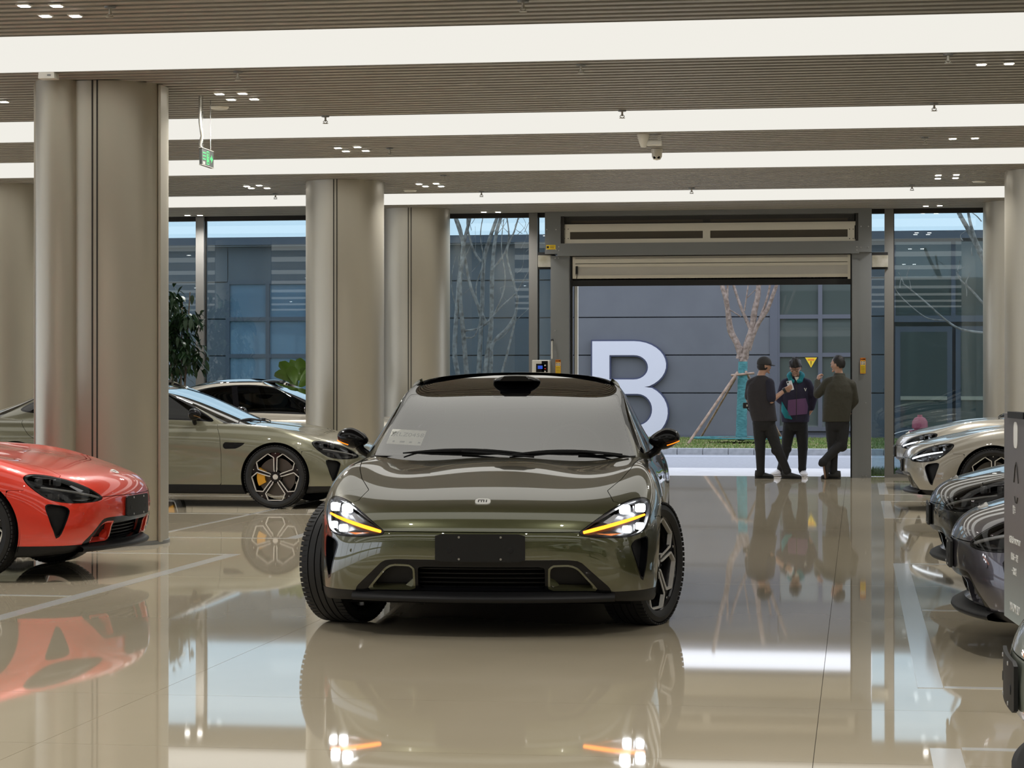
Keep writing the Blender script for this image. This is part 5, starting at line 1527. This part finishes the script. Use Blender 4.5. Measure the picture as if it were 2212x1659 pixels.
def hand_bm(bm, wrist, d, n, curl=.6, s=1.0, thumb=1):
    """palm plus five curled fingers; d = along the hand, n = palm normal"""
    d = Vector(d).normalized(); n = Vector(n); n = (n - d * n.dot(d)).normalized(); w = d.cross(n)
    M = Matrix((w, d, n)).transposed().to_4x4(); M.translation = wrist
    vs0 = set(bm.verts)
    add_box(bm, (0, .052 * s, 0), (.082 * s, .10 * s, .034 * s), bevel=.012)
    for k, (x, L) in enumerate(((-.031, .070), (-.0105, .080), (.0105, .075), (.031, .058))):
        p = Vector((x * s, .095 * s, 0)); pts = [p]; a = 0.0
        for q in (.45, .32, .25):
            a += curl * (.9 if q == .45 else 1.1); p = p + Vector((0, math.cos(a), math.sin(a))) * L * q * s; pts.append(p)
        add_tube(bm, pts, [.0105 * s, .010 * s, .0095 * s, .008 * s], 7)
    add_tube(bm, [(thumb * .036 * s, .03 * s, .004), (thumb * .062 * s, .058 * s, .018 * s), (thumb * .060 * s, .088 * s, .034 * s)], [.013 * s, .0115 * s, .009 * s], 7)
    vs = [v for v in bm.verts if v not in vs0]
    bmesh.ops.transform(bm, matrix=M, verts=vs)

def shoe(parent, heel, toe, m, lift=(0, 0, 1), w=.050, h=.105, sole=None):
    heel, toe = Vector(heel), Vector(toe); d = (toe - heel); L = d.length; d.normalize(); up = Vector(lift); up = (up - d * up.dot(d)).normalized(); s = d.cross(up)
    st = [(-.02, .55, .60), (.0, .85, .95), (.12, .95, 1.0), (.30, .92, .92), (.50, .98, .66), (.72, 1.08, .50), (.90, .90, .40), (.99, .55, .28), (1.02, .25, .18)]
    def build(name, scale_z, z0, mm, extra=0.0):
        bm = bmesh.new(); rings = []
        for t, ww, hh in st:
            c = heel + d * (L * t); ring = []
            W, H = w * ww + extra, (h * hh if scale_z is None else scale_z)
            for q in range(14):
                a = 2 * math.pi * q / 14; ca, sa = math.cos(a), math.sin(a)
                zz = z0 + H * (.5 + .5 * max(-1, min(1, sa * 1.25))); ring.append(bm.verts.new(c + s * (W * ca * (1 if sa < .2 else (1 - .35 * sa))) + up * zz))
            rings.append(ring)
        for A, B in zip(rings, rings[1:]):
            for q in range(14): bm.faces.new((A[q], A[(q + 1) % 14], B[(q + 1) % 14], B[q]))
        bm.faces.new(rings[0][::-1]); bm.faces.new(rings[-1])
        return bm_obj(name, bm, mm, parent, smooth=True, sharp=R(50))
    o = build('shoe', None, .018, m); p = build('shoe_sole', .024, 0.0, sole or m, .004); p.parent = o
    return o

def person(Yp, J, T, top_m, fwd, pitch, bare, hands, leg=(.098, .078, .060), tuck=.0):
    """J: joint -> (px, py, depth offset); T: trunk sections (px, py, half width, half depth) from hem to collar"""
    b0 = atY(J['base'][0], J['base'][1], Yp); root = empty('person', (b0.x, Yp, 0))
    def P(j): q = atY(J[j][0], J[j][1], Yp + J[j][2]); return q - Vector(root.location)
    tr = [(atY(x, y, Yp) - Vector(root.location), w, d) for x, y, w, d in T]
    # body: head, neck, trunk, arms, hands, legs in one surface
    bm = bmesh.new(); M = head_bm(bm, P('head'), fwd, pitch)
    chain(bm, [(tr[-2][0], .075), (P('neck'), .056), (P('head') - Vector((0, 0, .03)), .055)])
    loft(bm, [(c, w * .82, d * .80) for c, w, d in tr[:-1]])
    for s_ in 'lr':
        chain(bm, [(P('s' + s_), .055), (P('e' + s_), .042), (P('w' + s_), .029)])
        chain(bm, [(P('h' + s_), .07), (P('k' + s_), .052), (P('a' + s_), .036)])
    for (wr, d, n, curl, th) in hands: hand_bm(bm, P(wr), d, n, curl, .98, th)
    fuse('body', bm, SKIN, root, .0075, 2)
    # top
    bm = bmesh.new(); loft(bm, tr)
    for s_ in 'lr':
        e = P('s' + s_) * .18 + P('e' + s_) * .82
        if 'w' + s_ in bare: chain(bm, [(P('s' + s_), .078), (e, .070)])
        else:
            chain(bm, [(P('s' + s_), .080), (P('e' + s_), .064), (P('w' + s_), .046)])
            add_ball(bm, P('w' + s_) * .8 + P('e' + s_) * .2, .054)
        chain(bm, [(tr[-2][0], .07), (P('s' + s_), .078)])
    top = fuse('top_garment', bm, top_m, root, .011, 5)
    # trousers
    bm = bmesh.new(); hipc = (P('hl') + P('hr')) * .5
    loft(bm, [(hipc - Vector((0, 0, .10)), .135, .11), (hipc, .168, .125), (tr[0][0] + Vector((0, 0, .10)), tr[0][1] * .93, tr[0][2] * .9)])
    for s_ in 'lr':
        k, a_ = P('k' + s_), P('a' + s_); f = k * .5 + a_ * .5
        chain(bm, [(P('h' + s_), leg[0]), (P('h' + s_) * .5 + k * .5, (leg[0] + leg[1]) / 2 + .004), (k, leg[1]), (f, (leg[1] + leg[2]) / 2), (a_, leg[2]), (P('c' + s_), leg[2] - .006)])
        add_ball(bm, a_ + (a_ - f) * .12, leg[2] + .006); add_ball(bm, k - Vector((0, 0, .05)), leg[1] + .003)
    fuse('trousers', bm, TROUS, root, .011, 4)
    return root, P, M, top

# --- man in cap, seen from behind
J = dict(base=(1660, 1030), hem=(1652, 908, 0), pel=(1650, 895, 0), waist=(1646, 878, 0), chest=(1643, 850, 0), col=(1643, 822, 0), belt=(1651, 888, 0), cl=(1643, 1023, 0), cr=(1702, 1023, -.06), neck=(1644, 810, .01), headbase=(1648, 797, .02), head=(1650.5, 789.5, .03),
         sl=(1623, 829, .02), sr=(1661, 828, -.03), el=(1617, 862, .14), er=(1666, 866, -.10), wl=(1622, 880, .30), wr=(1694, 844, .02),
         hl=(1640, 915, 0), hr=(1660, 915, 0), kl=(1642, 962, -.01), kr=(1677, 965, -.05), al=(1643, 1015, 0), ar=(1699, 1015, -.06))
TA = [(1652, 910, .185, .135), (1648, 893, .192, .140), (1644, 868, .200, .140), (1642, 845, .196, .135), (1642, 829, .170, .115), (1643, 818, .105, .085), (1644, 811, .066, .066)]
pa, PA, MA, _ = person(33.32, J, TA, TEE, (1, .45), R(4), ('wl', 'wr'), [('wr', (1, .1, .55), (-.3, 1, .4), .55, -1), ('wl', (.5, .6, .1), (0, 1, 0), .5, 1)])
sb_ = bmesh.new(); chain(sb_, [(PA('sr') + Vector((0, -.005, .0)), .083), (PA('sr') * .15 + PA('er') * .85, .077)]); fuse('sleeve', sb_, SLV, pa, .010, 3)
cap = bmesh.new(); g = bmesh.ops.create_uvsphere(cap, u_segments=24, v_segments=14, radius=1.0)['verts']
for v in g: v.co = (v.co.x * .092, v.co.y * .112, max(v.co.z, -.25) * .105 + .032)
bm_obj('cap', cap, CAPM, pa, smooth=True).matrix_local = MA
br = bmesh.new(); ang = np.linspace(-70, 70, 15)
ro = [br.verts.new((.085 * math.sin(R(a)), -.085 - .085 * math.cos(R(a)), .018 - .02 * abs(math.sin(R(a)))) ) for a in ang]; ri = [br.verts.new((.088 * math.sin(R(a)), -.062 * math.cos(R(a)) - .02, .030 - .012 * abs(math.sin(R(a))))) for a in ang]
for i in range(14): br.faces.new((ro[i], ro[i + 1], ri[i + 1], ri[i]))
bmesh.ops.solidify(br, geom=br.faces[:], thickness=.006)
bm_obj('cap_brim', br, CAPM, pa, smooth=True).matrix_local = MA
hb_ = bmesh.new(); g = bmesh.ops.create_uvsphere(hb_, u_segments=20, v_segments=12, radius=1.0)['verts']
for v in g: v.co = (v.co.x * .083, v.co.y * .09 + .018, v.co.z * .075 - .015)
bm_obj('hair', hb_, HAIRM, pa, smooth=True).matrix_local = MA
def gpt(px, py, root, Yp): q = atY(px, py, Yp) - Vector(root.location); return q
shoe(pa, (PA('al').x - .075, PA('al').y + .04, 0), (PA('al').x + .185, PA('al').y - .02, 0), SHOEB)
shoe(pa, (PA('ar').x - .06, PA('ar').y + .03, 0), (PA('ar').x + .21, PA('ar').y - .08, 0), SHOEB)
wb = PA('wr'); tube('wristband', [wb + Vector((-.012, 0, -.006)), wb + Vector((.022, 0, .012))], .043, SHOEB, pa, 14)
tag(pa, 'person in dark tee and cap seen from behind, reaching out a phone', 'person', 'people standing in the doorway')
ph = box('phone', (0, 0, 0), (.078, .009, .155), PHONEM, None, .004); ph.location = Vector(pa.location) + PA('wr') + Vector((.085, .055, .075)); ph.rotation_euler = (R(-25), R(-12), R(10))
lens_ = lathe('camera_bump', [(0, -.003), (.013, -.003), (.013, 0)], GLOSSBLACK, ph, 12, 'Y', (-.02, -.005, .055))
tag(ph, 'silver phone held out by the person in the cap', 'phone')
bg_ = empty('shoulder_bag', atY(1611, 876, 33.45)); bg_.location.z = atY(1611, 876, 33.45).z
box('bag_body', (0, 0, 0), (.085, .05, .085), SHOEB, bg_, .012); box('bag_buckle', (.02, -.03, .0), (.02, .012, .03), WHT, bg_); tube('bag_strap', [(.02, 0, -.04), (.05, .02, -.08), (.08, .04, -.05)], .01, SHOEB, bg_, 6)
tag(bg_, 'small black pouch at the hip of the person in the cap', 'pouch')

# --- man in hoodie facing us
J = dict(base=(1715, 1027), hem=(1718, 910, 0), pel=(1718, 896, 0), waist=(1718, 880, 0), chest=(1719, 850, 0), col=(1719, 823, 0), belt=(1718, 888, 0), cl=(1687, 1018, .02), cr=(1733, 1018, -.02), neck=(1719, 812, -.01), headbase=(1718.5, 801, -.03), head=(1718, 794, -.06),
         sl=(1696, 829, 0), sr=(1743, 829, 0), el=(1684, 862, -.02), er=(1758, 858, 0), wl=(1701, 876, -.08), wr=(1753, 882, -.02),
         hl=(1706, 915, 0), hr=(1731, 915, 0), kl=(1699, 962, 0), kr=(1734, 962, -.02), al=(1688, 1009, .02), ar=(1733, 1009, -.02))
TB = [(1718, 912, .205, .150), (1718, 896, .215, .155), (1718, 872, .215, .155), (1719, 848, .205, .145), (1719, 831, .180, .120), (1719, 820, .115, .095), (1719, 813, .075, .075)]
pb, PB, MB_, topb = person(34.15, J, TB, HOODIE, (-.12, -1), R(24), (), [('wr', (-.55, -.2, -.8), (0, 1, 0), .5, -1)])
hr_ = bmesh.new(); g = bmesh.ops.create_uvsphere(hr_, u_segments=26, v_segments=16, radius=1.0)['verts']
random.seed(5)
for v in g:
    x, y, z = v.co; k = 1 + .05 * math.sin(9 * x + 5 * z) + .03 * math.sin(17 * y)
    k += .07 * math.sin(31 * x + 3) * math.sin(27 * y) ; v.co = (x * .094 * k, (y * .112 + .006) * k, max(z, -.40 if y > -.1 else (.10 + .10 * math.sin(14 * x))) * .135 * k + .026)
bm_obj('hair', hr_, HAIRM, pb, smooth=True).matrix_local = MB_
gl_ = bmesh.new()
for t in (-1, 1): add_tube(gl_, [(t * .033 + .026 * math.cos(a), -.108, .006 + .017 * math.sin(a)) for a in np.linspace(0, 2 * math.pi, 17)], .0028, 5, False); add_tube(gl_, [(t * .058, -.106, .010), (t * .080, -.04, .008), (t * .082, .01, .0)], .0026, 5)
add_tube(gl_, [(-.008, -.110, .010), (.008, -.110, .010)], .0026, 5)
bm_obj('glasses', gl_, GLOSSBLACK, pb).matrix_local = MB_
hd = bmesh.new(); c = PB('neck')
add_tube(hd, [c + Vector((.100 * math.cos(a), -.02 + .085 * math.sin(a) + (.0 if math.sin(a) < 0 else .02), .005 + .040 * math.sin(a) - (.05 if math.sin(a) < -.7 else 0))) for a in np.linspace(R(-78), R(258), 22)], [.022] + [.036] * 20 + [.022], 10)
bm_obj('hood', hd, TEALC, pb, smooth=True, sharp=R(60))
FYB = min(v.co.y for v in topb.data.vertices)
def cloth_patch(name, poly, m, par, top=topb, P0=None, Yp=34.15, off=.006):
    """garment panel laid on the front of the garment it is sewn to"""
    from mathutils.bvhtree import BVHTree
    bvh = BVHTree.FromPolygons([v.co.copy() for v in top.data.vertices], [tuple(p.vertices) for p in top.data.polygons])
    root = par; q2 = [(atY(x, y, Yp) - Vector(root.location)) for x, y in poly]
    pol = [(q.x, q.z) for q in q2]; x0, x1 = min(p[0] for p in pol), max(p[0] for p in pol); z0, z1 = min(p[1] for p in pol), max(p[1] for p in pol)
    nx, nz = 26, 26; V = []
    for i in range(nx + 1):
        for j in range(nz + 1):
            x, z = x0 + (x1 - x0) * i / nx, z0 + (z1 - z0) * j / nz
            h = bvh.ray_cast(Vector((x, -2, z)), Vector((0, 1, 0)))
            V.append((x, (h[0].y if h[0] is not None and h[0].y < .15 else .02) - off, z))
    V = np.array(V); F = [(i * (nz + 1) + j, (i + 1) * (nz + 1) + j, (i + 1) * (nz + 1) + j + 1, i * (nz + 1) + j + 1) for i in range(nx) for j in range(nz)]
    p = dict(V=V, N=np.tile((0, -1.0, 0), (len(V), 1)), P=V[:, :2], F=F)
    ins = split(p, sdf(V[:, XZ], pol))[0]
    return mesh_obj(name, ins['V'], ins['F'], m, par, smooth=True)
cloth_patch('pocket_panel', [(1703, 864), (1741, 860), (1746, 878), (1744, 894), (1701, 898)], PURP, pb)
cloth_patch('side_panel', [(1689, 866), (1697, 880), (1713, 906), (1696, 903), (1688, 888)], TEALC, pb)
cloth_patch('zip_line', [(1720.6, 824), (1721.8, 824), (1721.8, 906), (1720.6, 906)], SHOEB, pb, off=.009)
cloth_patch('inner_shirt', [(1716, 814), (1727, 814), (1722, 825)], SHIRTW, pb, off=.012)
for q in ([(1737, 838), (1739, 838), (1741, 844), (1739.5, 844)], [(1742, 838), (1743, 838), (1741, 845), (1739.5, 845)]): cloth_patch('chest_logo', q, WHT, pb, off=.010)
for nm, x0, x1, y0 in (('al', -.10, -.14, -.20), ('ar', .02, .045, -.20)):
    shoe(pb, (PB(nm).x, PB(nm).y + .08, 0), (PB(nm).x + x1, PB(nm).y - .19, 0), SHOEW, w=.054)
tag(pb, 'person in navy and teal hoodie with purple pocket, head bowed, wearing glasses', 'person', 'people standing in the doorway')

# --- man in olive jacket leaning on the door post
J = dict(base=(1795, 1032), hem=(1807, 909, 0), pel=(1808, 896, 0), waist=(1808, 880, 0), chest=(1812, 850, 0), col=(1813, 820, 0), belt=(1808, 888, 0), cl=(1800, 1024, 0), cr=(1775, 1001, -.17), neck=(1813, 808, .02), headbase=(1811, 796, .02), head=(1809.5, 787, .03),
         sl=(1788, 827, .02), sr=(1838, 832, 0), el=(1766, 852, .10), er=(1846, 866, .06), wl=(1766, 824, .26), wr=(1832, 886, .16),
         hl=(1797, 915, 0), hr=(1821, 915, 0), kl=(1799, 965, 0), kr=(1819, 957, -.05), al=(1800, 1016, 0), ar=(1780, 996, -.16))
TC = [(1806, 911, .200, .140), (1807, 895, .205, .145), (1809, 870, .208, .145), (1812, 848, .208, .140), (1813, 832, .190, .120), (1813, 819, .115, .090), (1813, 810, .072, .070)]
pc, PC, MC, _ = person(33.30, J, TC, JACKET, (-1, .55), R(2), (), [('wl', (.25, .2, 1), (1, .4, 0), .8, -1), ('wr', (-.3, .6, -.5), (0, 1, 0), .5, 1)])
hr_ = bmesh.new(); g = bmesh.ops.create_uvsphere(hr_, u_segments=26, v_segments=16, radius=1.0)['verts']
for v in g:
    x, y, z = v.co; k = 1 + .03 * math.sin(23 * x + 7 * z) + .03 * math.sin(29 * y); v.co = (x * .083 * k, (y * .100 + .014) * k, max(z, -.60 if y > .3 else (-.38 if y > -.12 else .28)) * .120 * k + .014)
bm_obj('hair', hr_, HAIRM, pc, smooth=True).matrix_local = MC
cl = bmesh.new(); add_lathe(cl, [(.098, -.045), (.085, .0), (.080, .035), (.074, .035), (.076, -.01)], 22); o = bm_obj('collar', cl, JACKET, pc, smooth=True); o.location = PC('neck') + Vector((0, 0, -.02))
shoe(pc, (PC('al').x + .10, PC('al').y - .03, 0), (PC('al').x - .17, PC('al').y + .02, 0), SHOEB)
shoe(pc, (PC('ar').x - .03, PC('ar').y, PC('ar').z + .01), (PC('ar').x - .01 + .02, PC('ar').y + .06, .012), SHOEB, lift=(1, .15, .3), sole=SOLE)
tag(pc, 'person in olive jacket leaning against the door post with crossed legs', 'person', 'people standing in the doorway')
